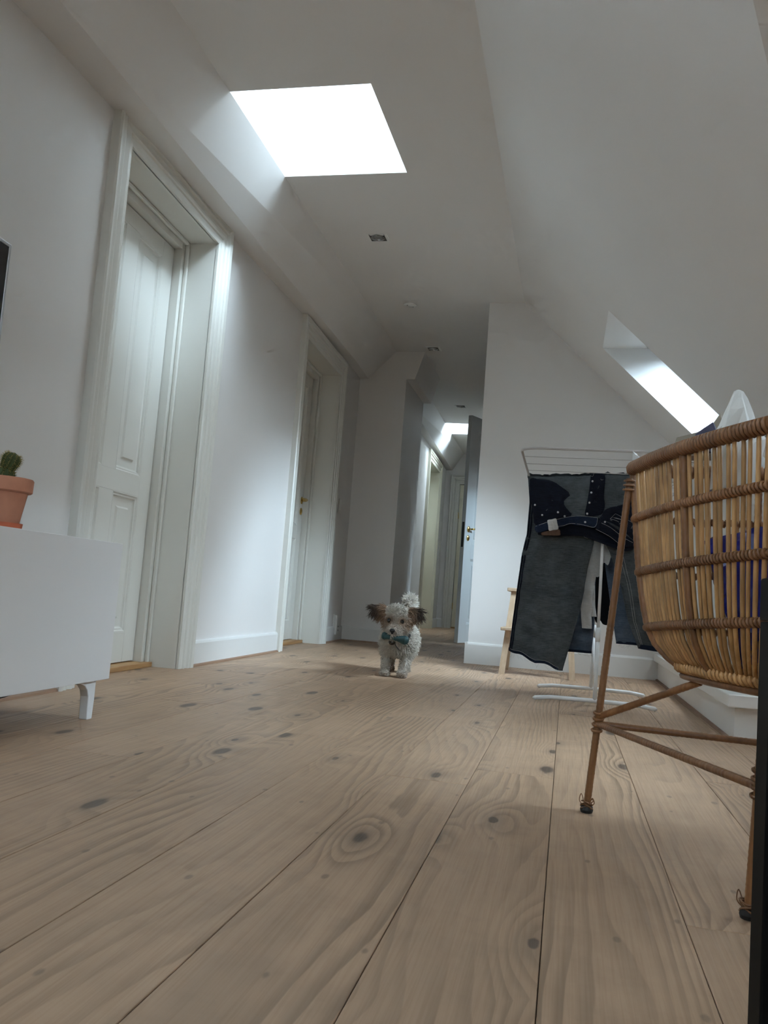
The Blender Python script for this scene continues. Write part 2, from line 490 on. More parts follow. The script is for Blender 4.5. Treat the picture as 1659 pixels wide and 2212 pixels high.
# ceiling with two skylight openings
ceil = MB()
SK1 = (2.985, 3.735, -.838); SK3 = (10.0, 10.65, -.70); SK6 = (-.20, .95, -.62)
def cstrip(a, b, la, lb, ra, rb):
    ceil.quad((la, a, cz(a)), (ra, a, cz(a)), (rb, b, cz(b)), (lb, b, cz(b)))
ycs = [YB, SK6[0], SK6[1], 2.0, SK1[0], SK1[1], YP]
for a, b in zip(ycs, ycs[1:]):
    L = (xcl(a), xcl(b)) if a not in (SK1[0], SK6[0]) else ((SK1[2],) * 2 if a == SK1[0] else (SK6[2],) * 2)
    cstrip(a, b, L[0], L[1], -.391, -.391)
cstrip(YP, 6.5, xcl(YP), xcl(6.5), XH, XH)
cstrip(6.5, YC0, xcl(6.5), xcl(YC0), XH, XH)
cstrip(YC0, YC1, -1.62, -1.62, XH, XH)
ycs = [YC1, SK3[0], SK3[1], YE]
for a, b in zip(ycs, ycs[1:]):
    L = (xclf(a), xclf(b)) if a != SK3[0] else (SK3[2], SK3[2])
    cstrip(a, b, L[0], L[1], XH, XH)
struct(ceil.build('ceiling', M['plaster'], recalc=False), 'white flat plaster ceiling with a square skylight opening', 'ceiling')

# left wall with two door openings, soffit and slope above
def holed(us, vs, holes, fn, mb=None):
    mb = mb or MB()
    for u0, u1 in zip(us, us[1:]):
        for v0, v1 in zip(vs, vs[1:]):
            uc, vc = (u0+u1)/2, (v0+v1)/2
            if any(h[0] < uc < h[1] and h[2] < vc < h[3] for h in holes): continue
            mb.quad(fn(u0, v0), fn(u1, v0), fn(u1, v1), fn(u0, v1))
    return mb
D1 = (2.815, 3.715, 2.05); D2 = (5.35, 6.30, 2.09); D3 = (10.30, 11.30, 2.10)
wl = holed([YB, D1[0], D1[1], D2[0], D2[1], YC0 + .1], [0, D1[2], D2[2], 2.45],
           [(D1[0], D1[1], -1, D1[2]), (D2[0], D2[1], -1, D2[2])], lambda y, z: (xw(y), y, z))
struct(wl.build('wall_left', M['plaster'], recalc=False), 'long white plaster wall with two panelled doors', 'wall')
so = MB()
for a, b in zip([YB, 1.5, 2.0, 6.5], [1.5, 2.0, 6.5, YC0 + .02]):
    so.quad((xw(a) - .02, a, sz(a)), (xt(a), a, sz(a)), (xt(b), b, sz(b)), (xw(b) - .02, b, sz(b)))
    so.quad((xt(a), a, sz(a)), (xcl(a), a, cz(a)), (xcl(b), b, cz(b)), (xt(b), b, sz(b)))
struct(so.build('ceiling_slope_left', M['plaster'], recalc=False), 'narrow sloped plaster band with a soffit above the white doors', 'ceiling')
# chimney breast
cb = MB()
prof = [(-2.05, 0), (-1.45, 0), (-1.45, 2.27), (-1.375, 2.27), (-1.30, 2.52), (-2.05, 2.52)]
cb.prism([Vector((x, YC0, z)) for x, z in prof], (0, YC1 - YC0, 0))
struct(cb.build('chimney_breast', M['plaster']), 'white plastered chimney breast projecting beside the second door', 'wall')
# far left wall, soffit and slope
wfl = holed([YC1 - .05, D3[0], D3[1], YE], [0, D3[2], 2.45], [(D3[0], D3[1], -1, D3[2])], lambda y, z: (xf(y), y, z))
for a, b in ((YC1 - .05, YE),):
    wfl.quad((xf(a) - .02, a, sz(a)), (xtf(a), a, sz(a)), (xtf(b), b, sz(b)), (xf(b) - .02, b, sz(b)))
    wfl.quad((xtf(a), a, sz(a)), (xclf(a), a, cz(a)), (xclf(b), b, cz(b)), (xtf(b), b, sz(b)))
struct(wfl.build('wall_hall_left', M['plaster'], recalc=False), 'left wall of the far hallway with its sloped top', 'wall')
# right roof slope with one seen and one added window opening
W2 = (.128, 1.05, 4.29, 5.04); W5 = (.74, 1.10, 1.55, 2.92)
DX0, DX1, DYA, DYB, DXC = .128, .70, 1.303, 1.95, .41        # dormer recess: its left edge runs obliquely from (DX0, DYA) to (DXC, DYB)
rs = holed([-.391, W2[0], DX1, W5[0], W2[1], W5[1], XK], [YB, W5[2], DYB, 2.0, W5[3], W2[2], W2[3], YP],
           [W2, W5, (DX0, DX1, YB - 1, DYB)], lambda x, y: (x, y, sl(x, y)))
rs.add([(DX0, DYA, sl(DX0, DYA)), (DXC, DYB, sl(DXC, DYB)), (DX0, DYB, sl(DX0, DYB))], [(0, 1, 2)])
za, zc = sl(DX0, DYA), sl(DXC, DYB)
rs.quad((DX0, YB, za), (DX0, DYA, za), (DX1, DYA, za), (DX1, YB, za))
rs.quad((DX0, DYA, za), (DXC, DYB, zc), (DX1, DYB, zc), (DX1, DYA, za))
rs.quad((DX1, YB, sl(DX1, YB)), (DX1, DYA, sl(DX1, DYA)), (DX1, DYA, za), (DX1, YB, za))
rs.quad((DX1, DYA, sl(DX1, DYA)), (DX1, DYB, sl(DX1, DYB)), (DX1, DYB, zc), (DX1, DYA, za))
rs.add([(DXC, DYB, zc), (DX1, DYB, zc), (DX1, DYB, sl(DX1, DYB))], [(0, 1, 2)])
struct(rs.build('ceiling_slope_right', M['plaster'], recalc=False), 'large white sloping roof ceiling on the right side', 'ceiling')
# knee wall, back partition, hall right wall, end wall, rear wall
kw = MB()
for a, b in ((YB, 2.0), (2.0, YP)):
    kw.quad((XK, a, 0), (XK, b, 0), (XK, b, sl(XK, b) + .02), (XK, a, sl(XK, a) + .02))
struct(kw.build('wall_right', M['plaster'], recalc=False), 'low knee wall under the right roof slope', 'wall')
wb = MB().add([(XH, YP, 0), (XK, YP, 0), (XK, YP, sl(XK, YP)), (-.391, YP, cz(YP)), (XH, YP, cz(YP))], [(0, 1, 2, 3, 4)])
struct(wb.build('wall_back', M['plaster'], recalc=False), 'white gable partition wall behind the drying rack', 'wall')
wh = holed([YP, 6.5, 7.88, 8.70, YE], [0, 2.09, 2.53], [(7.88, 8.70, -1, 2.09)], lambda y, z: (XH, y, min(z, cz(y) + .01)))
struct(wh.build('wall_hall_right', M['plaster'], recalc=False), 'right wall of the far hallway around the white corner', 'wall')
# unseen side room, added with its roof window to brighten the far hall
W7 = (.32, .74, 7.45, 8.40)
sr = holed([-.45, W7[0], W7[1], 1.2], [7.0, W7[2], W7[3], 9.3], [W7], lambda x, y: (x, y, sl(x, y)))
sr.quad((XH, 7.0, cz(8)), (-.45, 7.0, cz(8) + .06), (-.45, 9.3, cz(8) + .06), (XH, 9.3, cz(8)))
struct(sr.build('ceiling_slope_side_room', M['plaster'], recalc=False), 'sloping ceiling of the unseen side room added behind the open door', 'ceiling')
sw_ = MB()
for yy in (7.0, 9.3): sw_.quad((XH, yy, 0), (1.2, yy, 0), (1.2, yy, 2.6), (XH, yy, 2.6))
sw_.quad((1.2, 7.0, 0), (1.2, 9.3, 0), (1.2, 9.3, 1.1), (1.2, 7.0, 1.1))
struct(sw_.build('wall_side_room', M['plaster'], recalc=False), 'walls of the unseen side room added behind the open door', 'wall')
D4 = (-1.615, -.80, 2.09)
we = holed([-2.1, D4[0], D4[1], XH + .02], [0, D4[2], 2.6], [(D4[0], D4[1], -1, D4[2])], lambda x, z: (x, YE, z))
struct(we.build('wall_far', M['plaster'], recalc=False), 'end wall of the hallway with a cream door', 'wall')
wr = holed([-1.75, -.70, .2, XK + .02], [0, .75, 1.95, 2.5], [(-.70, .2, .75, 1.95)], lambda x, z: (x, YB, z))
struct(wr.build('wall_rear', M['plaster'], recalc=False), 'rear wall behind the viewer with an added, unseen window', 'wall')
# skylight shafts
def shaft(name, lo, label):
    """lo: four ceiling corners (near left, near right, far right, far left); the shaft rises to the tilted roof plane"""
    rt = empty(name, ((lo[0].x + lo[2].x)/2, (lo[0].y + lo[2].y)/2, lo[0].z))
    struct(rt, label, 'skylight')
    inv = Matrix.Translation(-rt.location)
    up = [Vector((p.x, p.y, sl(p.x, p.y) - .04)) for p in lo]
    mb = MB()
    for i in range(4):
        j = (i+1) % 4
        mb.quad(inv @ lo[i], inv @ lo[j], inv @ up[j], inv @ up[i])
    mb.build('shaft_lining', M['shaft'], rt, recalc=False)
    n = (up[1] - up[0]).cross(up[3] - up[0]).normalized()
    fr = MB(); c = sum(up, Vector()) / 4
    for i in range(4):
        j = (i+1) % 4
        ia, ja = up[i].lerp(c, .06), up[j].lerp(c, .06)
        fr.prism([inv @ p for p in (up[i], up[j], ja, ia)], n * .03)
    fr.build('window_frame', M['trim'], rt)
    MB().prism([inv @ (p.lerp(c, .05) + n * .012) for p in up], n * .006).build('pane', M['glass'], rt)
    portal(c + n * .06, -n, (up[1] - up[0]).length, abs(lo[2].y - lo[1].y), upv=(0, 1, 0))
    return rt
y0, y1, xr = SK1
shaft('window_1', [Vector((xcl(y0), y0, cz(y0))), Vector((xr, y0, cz(y0))), Vector((xr, y1, cz(y1))), Vector((xcl(y1), y1, cz(y1)))],
      'bright square skylight shaft in the ceiling above the first door')
y0, y1, xr = SK6  # skylight out of view, added to light the near floor
shaft('added_window_6', [Vector((xcl(y0), y0, cz(y0))), Vector((xr, y0, cz(y0))), Vector((xr, y1, cz(y1))), Vector((xcl(y1), y1, cz(y1)))],
      'unseen skylight shaft added above the viewer to brighten the near floor')
y0, y1, xr = SK3
shaft('window_3', [Vector((xclf(y0), y0, cz(y0))), Vector((xr, y0, cz(y0))), Vector((xr, y1, cz(y1))), Vector((xclf(y1), y1, cz(y1)))],
      'small far skylight glowing over the end of the hallway')

def roofwin(name, W, label, run=.38):
    xa, xb, ya, yb = W
    rt = empty(name, ((xa+xb)/2, (ya+yb)/2, sl((xa+xb)/2, (ya+yb)/2)))
    struct(rt, label, 'window')
    inv = Matrix.Translation(-rt.location)
    A, B = Vector((xa, ya, sl(xa, ya))), Vector((xa, yb, sl(xa, yb)))
    Cc, D = Vector((xb, yb, sl(xb, yb))), Vector((xb, ya, sl(xb, ya)))
    dz = .957 * run
    A2, B2 = A + Vector((run, 0, 0)), B + Vector((run, 0, 0))
    C2, D2_ = Cc + Vector((.0, 0, dz)), D + Vector((.0, 0, dz))
    if A2.x > C2.x - .05:
        A2.x = B2.x = xb - .30; A2.z += .1; B2.z += .1
    mb = MB()
    for a, b, c, d in ((A, B, B2, A2), (B, Cc, C2, B2), (Cc, D, D2_, C2), (D, A, A2, D2_)):
        mb.quad(inv @ a, inv @ b, inv @ c, inv @ d)
    mb.build('reveal_lining', M['shaft'], rt, recalc=False)
    q = [A2, B2, C2, D2_]; c = sum(q, Vector()) / 4
    n = (B2 - A2).cross(D2_ - A2).normalized()
    if n.z < 0: n = -n
    fr = MB()
    for i in range(4):
        j = (i+1) % 4
        fr.prism([inv @ p for p in (q[i], q[j], q[j].lerp(c, .12), q[i].lerp(c, .12))], n * .05)
    fr.build('window_frame', M['trim'], rt)
    MB().prism([inv @ (p.lerp(c, .10) + n * .02) for p in q], n * .006).build('pane', M['glass'], rt)
    portal(c + n * .06, -n, (B2 - A2).length, (D2_ - A2).length, upv=(D2_ - A2))
    return rt
roofwin('window_2', W2, 'narrow roof window reveal in the right slope above the basket')
roofwin('added_window_5', W5, 'unseen low roof window added in the right slope beside the basket', .25)  # out of view, added to match the light coming from the right
roofwin('added_window_7', W7, 'unseen roof window added to the side room to brighten the hallway', .25)  # never in view, added to send light through the doorway
w4 = empty('added_window_4', (-.25, YB, 1.35)); struct(w4, 'unseen window added in the rear wall for fill light', 'window')  # window behind the camera, added as fill light
fr = MB()
for lo, hi in (((-.45, -.05, -.6), (.45, .02, -.55)), ((-.45, -.05, .55), (.45, .02, .6)), ((-.45, -.05, -.55), (-.4, .02, .55)), ((.4, -.05, -.55), (.45, .02, .55)), ((-.03, -.05, -.55), (.03, .02, .55))):
    fr.box(lo, hi)
fr.build('window_frame', M['trim'], w4)
for s in (-1, 1):
    MB().box((s*.215 - .186, -.03, -.55), (s*.215 + .186, -.024, .55)).build('pane', M['glass'], w4)
portal((-.25, YB - .06, 1.35), (0, 1, 0), .9, 1.2, upv=(0, 0, 1))

# ------------------------------------------------------------------ doors
CAS = [(0, 0), (0, .016), (.012, .020), (.030, .020), (.034, .026), (.040, .028), (.060, .020), (.072, .022), (.078, .030), (.084, .032), (.100, .026), (.106, .034), (.124, .038), (.130, .032), (.130, 0)]
def casing(rt, w2, H, mat, k=1.0):
    n = len(CAS)
    for s in (-1, 1):
        vs = [(d, s * (w2 + w*k), 0) for w, d in CAS] + [(d, s * (w2 + w*k), H + w*k) for w, d in CAS]
        mb = MB().add(vs, [(i, i+1, n+i+1, n+i) for i in range(n-1)] + [tuple(range(n)), tuple(range(2*n-1, n-1, -1))])
        mb.build('casing', mat, rt)
    vs = [(d, -(w2 + w*k), H + w*k) for w, d in CAS] + [(d, (w2 + w*k), H + w*k) for w, d in CAS]
    MB().add(vs, [(i, i+1, n+i+1, n+i) for i in range(n-1)]).build('casing', mat, rt)

def panel_leaf(name, rt, w, H, t, mat, zs=((.16, .775), (.865, 1.955)), stile=.11, mid=.115, both=False):
    """leaf in local coords: y from -w/2..w/2, x from -t..0 (front at x=0), z 0..H"""
    fx0, fx1 = -t, 0
    mb = MB()
    ys = [(-w/2 + stile, -mid/2), (mid/2, w/2 - stile)]
    mb.box((fx0, -w/2, 0), (fx1, -w/2 + stile, H), .002); mb.box((fx0, w/2 - stile, 0), (fx1, w/2, H), .002)
    zr = [0, zs[0][0]], [zs[0][1], zs[1][0]], [zs[1][1], H]
    for a, b in zr: mb.box((fx0 + .0005, -w/2 + stile, a), (fx1 - .0005, w/2 - stile, b), .001)
    for a, b in zs: mb.box((fx0 + .001, -mid/2, a), (fx1 - .001, mid/2, b), .001)
    leaf = mb.build(name, mat, rt)
    for (ya, yb) in ys:
        for (za, zb) in zs:
            pm = MB()
            for fx, sg in ((fx1, -1),) + (((fx0, 1),) if both else ()):
                prof = [(0, -.001), (.004, -.001), (.010, -.007), (.016, -.007), (.021, -.014), (.026, -.016), (.060, -.016), (.068, -.009)]
                loops = []
                for w_, d_ in prof:
                    x_ = fx - sg * d_
                    loops.append([(x_, ya + w_, za + w_), (x_, yb - w_, za + w_), (x_, yb - w_, zb - w_), (x_, ya + w_, zb - w_)])
                vs = [p for l in loops for p in l]
                fs = [(i*4+k, i*4+(k+1) % 4, (i+1)*4+(k+1) % 4, (i+1)*4+k) for i in range(len(loops)-1) for k in range(4)]
                e = (len(loops)-1)*4
                pm.add(vs, fs + [(e, e+1, e+2, e+3)])
            pm.build('panel', mat, leaf, recalc=False)
    return leaf

def handle(leaf, y, z, s=-1, sgn=1, name_mat='brass'):
    mt = M[name_mat]
    h = MB()
    def disc(cz_, r):
        vs = []; n = 20
        for x_, rr in ((0, r), (.006 * sgn, r), (.010 * sgn, r * .75), (.011 * sgn, 0.001)):
            for k in range(n):
                a = 2*math.pi*k/n; vs.append((x_, y + rr*math.cos(a)*.8, cz_ + rr*math.sin(a)))
        return vs, [(i*n+k, i*n+(k+1) % n, (i+1)*n+(k+1) % n, (i+1)*n+k) for i in range(3) for k in range(n)]
    v, f = disc(z, .028); h.add(v, f)
    h.tube(cr([(0, y, z), (.035*sgn, y, z), (.048*sgn, y + s*.012, z + .002), (.050*sgn, y + s*.06, z + .004), (.048*sgn, y + s*.115, z - .002)], 5), [.009]*6 + [.0085]*6 + [.008]*5 + [.0075]*3 + [.006], 10)
    autosmooth(h.build('handle', mt, leaf))
    e = MB(); v, f = disc(z - .085, .027); e.add(v, f)
    e.box((.010*sgn - .003, y - .003, z - .095), (.010*sgn + .003, y + .003, z - .075))
    autosmooth(e.build('escutcheon', mt, leaf))

def wall_door(name, D, wallx, label, mat, hand=None, zs=((.16, .775), (.865, 1.955)), setb=.185, k=1.0, thr='oak', openleaf=False):
    yc = (D[0] + D[1]) / 2; w = D[1] - D[0]; H = D[2]
    rt = empty(name, (wallx(yc), yc, 0), math.atan(.031))
    struct(rt, label, 'door')
    casing(rt, w/2, H, mat, k)
    ln = MB()
    dp = -.26
    for s in (-1, 1):
        ya, yb = sorted((s * w/2, s * (w/2 + .02)))
        ln.box((dp, ya, 0), (.004, yb, H))
    ln.box((dp, -w/2, H), (.004, w/2, H + .02))
    ln.build('lining', mat, rt)
    # inner frame against which the leaf closes
    fm = MB(); fw = .045
    for s in (-1, 1):
        ya, yb = sorted((s * (w/2 - fw), s * w/2))
        fm.box((-setb - .05, ya, 0), (-setb + .035, yb, H), .002)
        ya, yb = sorted((s * (w/2 - .018), s * w/2))
        fm.box((-setb + .035, ya, 0), (-setb + .055, yb, H), .006)
    fm.box((-setb - .05, -w/2 + fw, H - fw), (-setb + .035, w/2 - fw, H), .002)
    fm.box((-setb + .035, -w/2 + .018, H - .018), (-setb + .055, w/2 - .018, H), .006)
    fm.build('inner_frame', mat, rt)
    MB().box((dp - .01, -w/2, 0), (dp, w/2, H)).build('backing', M['dark'], rt)
    MB().box((dp, -w/2, 0), (-.115, w/2, .022), .003).build('threshold', M[thr], rt)
    lw = w - 2*fw - .008
    leaf = panel_leaf('leaf', rt, lw, H - fw - .030, .04, mat, zs)
    leaf.location = (-setb - .004, 0, .026)
    if hand: handle(leaf, lw/2 * hand[0] - hand[0]*.05, hand[1], hand[2])
    return rt
wall_door('door_1', D1, xw, 'tall cream four panel door beside the white television cabinet', M['cream'], zs=((.135, .75), (.84, 1.90)))
wall_door('door_2', D2, xw, 'cream panelled door with brass lever handle beside the light switch', M['cream'], hand=(1, 1.055, -1), zs=((.135, .76), (.85, 1.93)))
wall_door('door_3', D3, xf, 'cream door in deep recess far down the hallway', M['yellowcream'])

# end door, facing the camera
d4 = empty('door_4', ((D4[0] + D4[1]) / 2, YE, 0), -math.pi/2)
struct(d4, 'yellowish cream door closing the end of the hallway', 'door')
w = D4[1] - D4[0]
casing(d4, w/2, D4[2], M['cream'], .85)
MB().box((-.09, -w/2, 0), (-.085, w/2, D4[2])).build('backing', M['dark'], d4)
ln = MB()
for s in (-1, 1):
    ya, yb = sorted((s*w/2, s*(w/2 - .02))); ln.box((-.085, ya, 0), (.004, yb, D4[2]))
ln.box((-.085, -w/2 + .02, D4[2] - .02), (.004, w/2 - .02, D4[2]))
ln.build('lining', M['cream'], d4)
lf = panel_leaf('leaf', d4, w - .05, D4[2] - .045, .04, M['yellowcream'])
lf.location = (-.02, 0, .02)
for z in (.25, 1.55):
    MB().tube([(0.006, -(w-.05)/2 - .004, z), (0.006, -(w-.05)/2 - .004, z + .09)], .007, 8).build('hinge', M['brass'], lf)
MB().box((-.085, -w/2 + .02, 0), (.0, w/2 - .02, .02), .002).build('threshold', M['oak'], d4)

# open door leaf in the hallway
fe, hg = Vector((-.995, 8.02, 0)), Vector((-.665, 8.73, 0))
ang = math.atan2((hg - fe).y, (hg - fe).x)
d5 = empty('door_5', ((fe + hg) / 2)[:], ang - math.pi/2)
struct(d5, 'open pale grey panelled door standing ajar in the hallway', 'door')
L = (hg - fe).length
# local y runs from free edge (-L/2) to hinge; the face seen from the room looks towards +x
lf = panel_leaf('leaf', d5, L, 2.17, .042, M['bluegrey'], ((.17, .80), (.93, 2.03)), .125, .12, True)
lf.location = (.021, 0, .012)
handle(lf, -L/2 + .06, 1.075, 1, 1)
handle(lf, -L/2 + .06, 1.075, 1, -1)
lp = MB().box((-.033, -L/2 - .0015, .90), (-.010, -L/2 + .002, 1.14), .0008)
lp.build('lock_plate', M['darksteel'], lf)

# ------------------------------------------------------------------ baseboards
def baseboard(name, a, b, nrm, label, h=.125, t=.018, strip=True, s0=0, s1=0):
    """a,b: floor points of the wall line; nrm: unit normal into the room"""
    a, b, nrm = Vector(a), Vector(b), Vector(nrm).normalized()
    prof = [(0, 0), (t, 0), (t, h - .014), (t - .005, h - .004), (t - .010, h), (0, h)]
    mb = MB()
    d = (b - a)
    mb.prism([a + nrm * p + Vector((0, 0, z)) for p, z in prof], d)
    o = mb.build(name, M['trim'])
    struct(o, label, 'baseboard')
    if strip:
        mb = MB()
        mb.prism([a + nrm * p + Vector((0, 0, z)) for p, z in ((t, 0), (t + .012, 0), (t + .010, .008), (t, .012))], d)
        mb.build('floor_strip', M['strip'], o)
    return o
nl = Vector((1, .031, 0))
def W(y, d=0): return Vector((xw(y) + d, y, 0))
baseboard('baseboard_left', W(D1[1] + .13), W(D2[0] - .13), nl, 'white baseboard between the two panelled doors')
baseboard('baseboard_left', W(D2[1] + .13), W(YC0), nl, 'short white baseboard under the wall socket')
baseboard('baseboard_left', W(YB), W(D1[0] - .13), nl, 'white baseboard behind the television cabinet')
baseboard('baseboard_chimney', Vector((xw(YC0), YC0, 0)), Vector((-1.45, YC0, 0)), (0, -1, 0), 'white baseboard across the front of the chimney breast')
baseboard('baseboard_chimney_side', Vector((-1.45, YC0 - .018, 0)), Vector((-1.45, YC1, 0)), (1, 0, 0), 'white baseboard along the side of the chimney breast')
baseboard('baseboard_hall', Vector((xf(D3[1] + .13), D3[1] + .13, 0)), Vector((xf(YE), YE, 0)), nl, 'small baseboard piece beside the far cream door', strip=False)
baseboard('baseboard_hall', Vector((xf(YC1), YC1, 0)), Vector((xf(D3[0] - .13), D3[0] - .13, 0)), nl, 'hallway baseboard behind the chimney breast', strip=False)
baseboard('baseboard_far', Vector((xf(YE), YE, 0)), Vector((D4[0] - .115, YE, 0)), (0, -1, 0), 'tiny baseboard piece on the end wall beside the cream door', strip=False)
baseboard('baseboard_back', Vector((XH - .018, YP, 0)), Vector((.59, YP, 0)), (0, -1, 0), 'white baseboard under the wall behind the drying rack', h=.14, strip=False)
baseboard('baseboard_hall_right', Vector((XH, YP - .018, 0)), Vector((XH, 7.86, 0)), (-1, 0, 0), 'white baseboard turning the corner into the hallway', h=.14, strip=False)

# low boxed plinth along the right wall
pl = empty('plinth_box', (.587, 3.19, 0))
tag(pl, 'low white boxed plinth with projecting cap along the right wall', 'plinth', kind='structure')
MB().box((0, 0, 0), (XK - .587 - .002, YP - 3.19 - .002, .120)).build('plinth_face', M['trim'], pl)
MB().box((-.028, -.03, .120), (XK - .587 - .002, YP - 3.19 - .02, .165), .004).build('cap_board', M['trim'], pl)
mb = MB()
mb.box((-.012, -.012, 0), (0, YP - 3.19 - .03, .010)); mb.box((0, -.012, 0), (XK - .6, 0, .010))
mb.build('floor_strip', M['strip'], pl)

# ------------------------------------------------------------------ small wall things
def wallplate(name, y, z, w, h, label, cat, wallx=xw):
    o = empty(name, (wallx(y), y, z), math.atan(.031)); tag(o, label, cat)
    MB().box((0, -w/2, -h/2), (.010, w/2, h/2), .003).build('plate', M['plastic'], o)
    return o
sw = wallplate('light_switch', 6.66, 1.10, .075, .115, 'white rocker light switch on the wall beside the second door', 'switch')
MB().box((.008, -.020, -.035), (.016, .020, .010), .003).build('rocker', M['plastic'], sw)
sk = wallplate('wall_socket', 6.80, .135, .10, .175, 'white surface wall socket over the baseboard beside the second door', 'socket')
MB().box((.009, -.042, -.080), (.034, .042, .080), .006).build('socket_box', M['plastic'], sk)
for z in (-.012, -.042):
    MB().tube([(.034, .008, z), (.036, .008, z)], .006, 10).build('socket_hole', M['dark'], sk)
s2 = wallplate('light_switch', 11.86, 1.06, .07, .26, 'tall narrow white switch plate at the far hallway corner', 'switch', xf)
for z in (-.06, 0, .06):
    MB().box((.008, -.018, z - .02), (.015, .018, z + .02), .002).build('rocker', M['plastic'], s2)

def spot(x, y, label):
    z = cz(y)
    o = empty('ceiling_spotlight', (x, y, z)); tag(o, label, 'spotlight', 'square ceiling spotlights')
    fr = MB(); a, b = .060, .045
    for lo, hi in (((-a, -a, -.004), (a, -b, .002)), ((-a, b, -.004), (a, a, .002)), ((-a, -b, -.004), (-b, b, .002)), ((b, -b, -.004), (a, b, .002))):
        fr.box(lo, hi, .0012)
    fr.build('frame', M['trim'], o)
    hs = MB()
    for q in (((-b,-b),(b,-b)), ((b,-b),(b,b)), ((b,b),(-b,b)), ((-b,b),(-b,-b))):
        (x0, y0), (x1, y1) = q
        hs.quad((x0,y0,-.003),(x1,y1,-.003),(x1*.9,y1*.9,-.0012),(x0*.9,y0*.9,-.0012))
    hs.quad((-b,-b,-.001),(b,-b,-.001),(b,b,-.001),(-b,b,-.001))
    hs.build('recess', M['darksteel'], o, recalc=False)
    autosmooth(MB().lathe([(.040,-.0015),(.040,-.006),(.036,-.007),(.034,-.0035),(.030,-.0035),(.029,-.006),(.026,-.006),(.025,-.0025),(.0005,-.002)], 28, cap=False).build('gimbal_ring', M['chrome'], o, recalc=False))
    return o
spot(-1.155, 4.52, 'nearest square ceiling spotlight, just beyond the big skylight')
spot(-1.215, 6.95, 'middle square ceiling spotlight, above the chimney breast')
spot(-1.24, 9.08, 'farthest square ceiling spotlight, before the far skylight')
sm = tag(empty('ceiling_plate', (-1.20, 5.78, cz(5.78))), 'round white blank cover plate on the ceiling between two spotlights', 'cover plate')
autosmooth(MB().lathe([(.045, .002), (.045, -.006), (.040, -.010), (.001, -.011)], 28).build('disc', M['trim'], sm))
for s in (-1, 1):
    MB().lathe([(.004, -.009), (.004, -.0125), (.001, -.013)], 8, (s*.018, s*.018, 0)).build('screw', M['darksteel'], sm)

# ------------------------------------------------------------------ television cabinet
rot = math.atan(.031)
tv = empty('tv_cabinet', (xw(1.69), 1.69, 0), rot)
tag(tv, 'white low television cabinet on short legs against the left wall', 'cabinet')
MB().box((.02, -.60, .115), (.402, .60, .490), .0015).build('body', M['laminate'], tv)
MB().box((.018, -.600, .490), (.4035, .600, .508), .001).build('top_panel', M['laminate'], tv)
for s in (-1, 1):
    ya, yb = sorted((s*.0015, s*.598))
    MB().box((.404, ya, .113), (.422, yb, .5085), .0015).build('door', M['laminate'], tv)
def bleg(x, y, sx, sy):
    lg = MB()
    pts = []
    # bracket leg: broad flange under the cabinet flowing into a narrow post
    outer = [(-.004, .114), (.120, .114), (.120, .109), (.080, .105), (.055, .097), (.040, .084), (.032, .066), (.030, .045), (.027, 0), (0, 0), (-.004, .06)]
    lg.prism([Vector((x - .013, y - sy * p, z)) for p, z in outer], (.026, 0, 0))
    o = lg.build('leg', M['white_metal'], tv)
    b = o.modifiers.new('edge', 'BEVEL'); b.width = .004; b.segments = 2; b.limit_method = 'ANGLE'
for s in (-1, 1):
    bleg(.385, s*.565, 1, s); bleg(.05, s*.565, 1, s)
# television
tl = empty('television', (xw(1.45), 1.45, .508), rot)
tag(tl, 'black flat screen television with thin silver edge standing on the white cabinet', 'television')
ty0, ty1, tz0, tz1, tx = -.58, .558, .085, .800, .125
MB().box((tx - .02, ty0 + .004, tz0 + .004), (tx + .012, ty1 - .004, tz1 - .004), .003).build('housing', M['black'], tl)
bz = MB()
for lo, hi in (((tx - .012, ty0, tz0), (tx + .016, ty0 + .009, tz1)), ((tx - .012, ty1 - .009, tz0), (tx + .016, ty1, tz1)), ((tx - .012, ty0 + .009, tz0), (tx + .016, ty1 - .009, tz0 + .009)), ((tx - .012, ty0 + .009, tz1 - .009), (tx + .016, ty1 - .009, tz1))):
    bz.box(lo, hi, .001)
bz.build('bezel', M['silver'], tl)
MB().box((tx + .010, ty0 + .009, tz0 + .009), (tx + .0145, ty1 - .009, tz1 - .009)).build('screen', M['screen'], tl)
for y in (-.38, .38):
    f = MB(); f.tube([(tx - .10, y, .006), (tx, y, .05), (tx, y, .10)], .006, 8); f.tube([(tx, y, .05), (tx + .10, y, .006)], .006, 8)
    f.build('stand_foot', M['black'], tl)
# cactus in a terracotta pot
cz0 = .508
cp = Vector((-1.432, 1.925, cz0))
ps = tag(empty('pot_saucer', cp), 'round red clay saucer under the cactus pot', 'saucer')
autosmooth(MB().lathe([(.047, 0), (.052, .004), (.054, .020), (.050, .020), (.048, .006), (.001, .005)], 32, cap=False).build('dish', M['saucer'], ps))
pt = tag(empty('cactus_pot', cp + Vector((0, 0, .006))), 'terracotta flower pot with rim holding a small cactus on the cabinet', 'pot')
autosmooth(MB().lathe([(.040, 0), (.043, .002), (.058, .092), (.0655, .093), (.069, .096), (.070, .126), (.067, .130), (.062, .130), (.060, .112), (.001, .111)], 36).build('pot', M['terracotta'], pt))
MB().lathe([(.0605, .1105), (.03, .116), (.001, .117)], 20).build('soil', m_plain('potting_soil', (.03, .022, .016), .9, 0, .2, .4, 90), pt)
ca = tag(empty('cactus', cp + Vector((0, 0, .115))), 'small ribbed green cactus with yellowish spines in the terracotta pot', 'cactus')
M['cactus'] = m_plain('cactus_green', (.060, .075, .022), .6, 0, .3, .3, 60)
M['spine'] = m_plain('yellow_spines', (.42, .32, .10), .6)
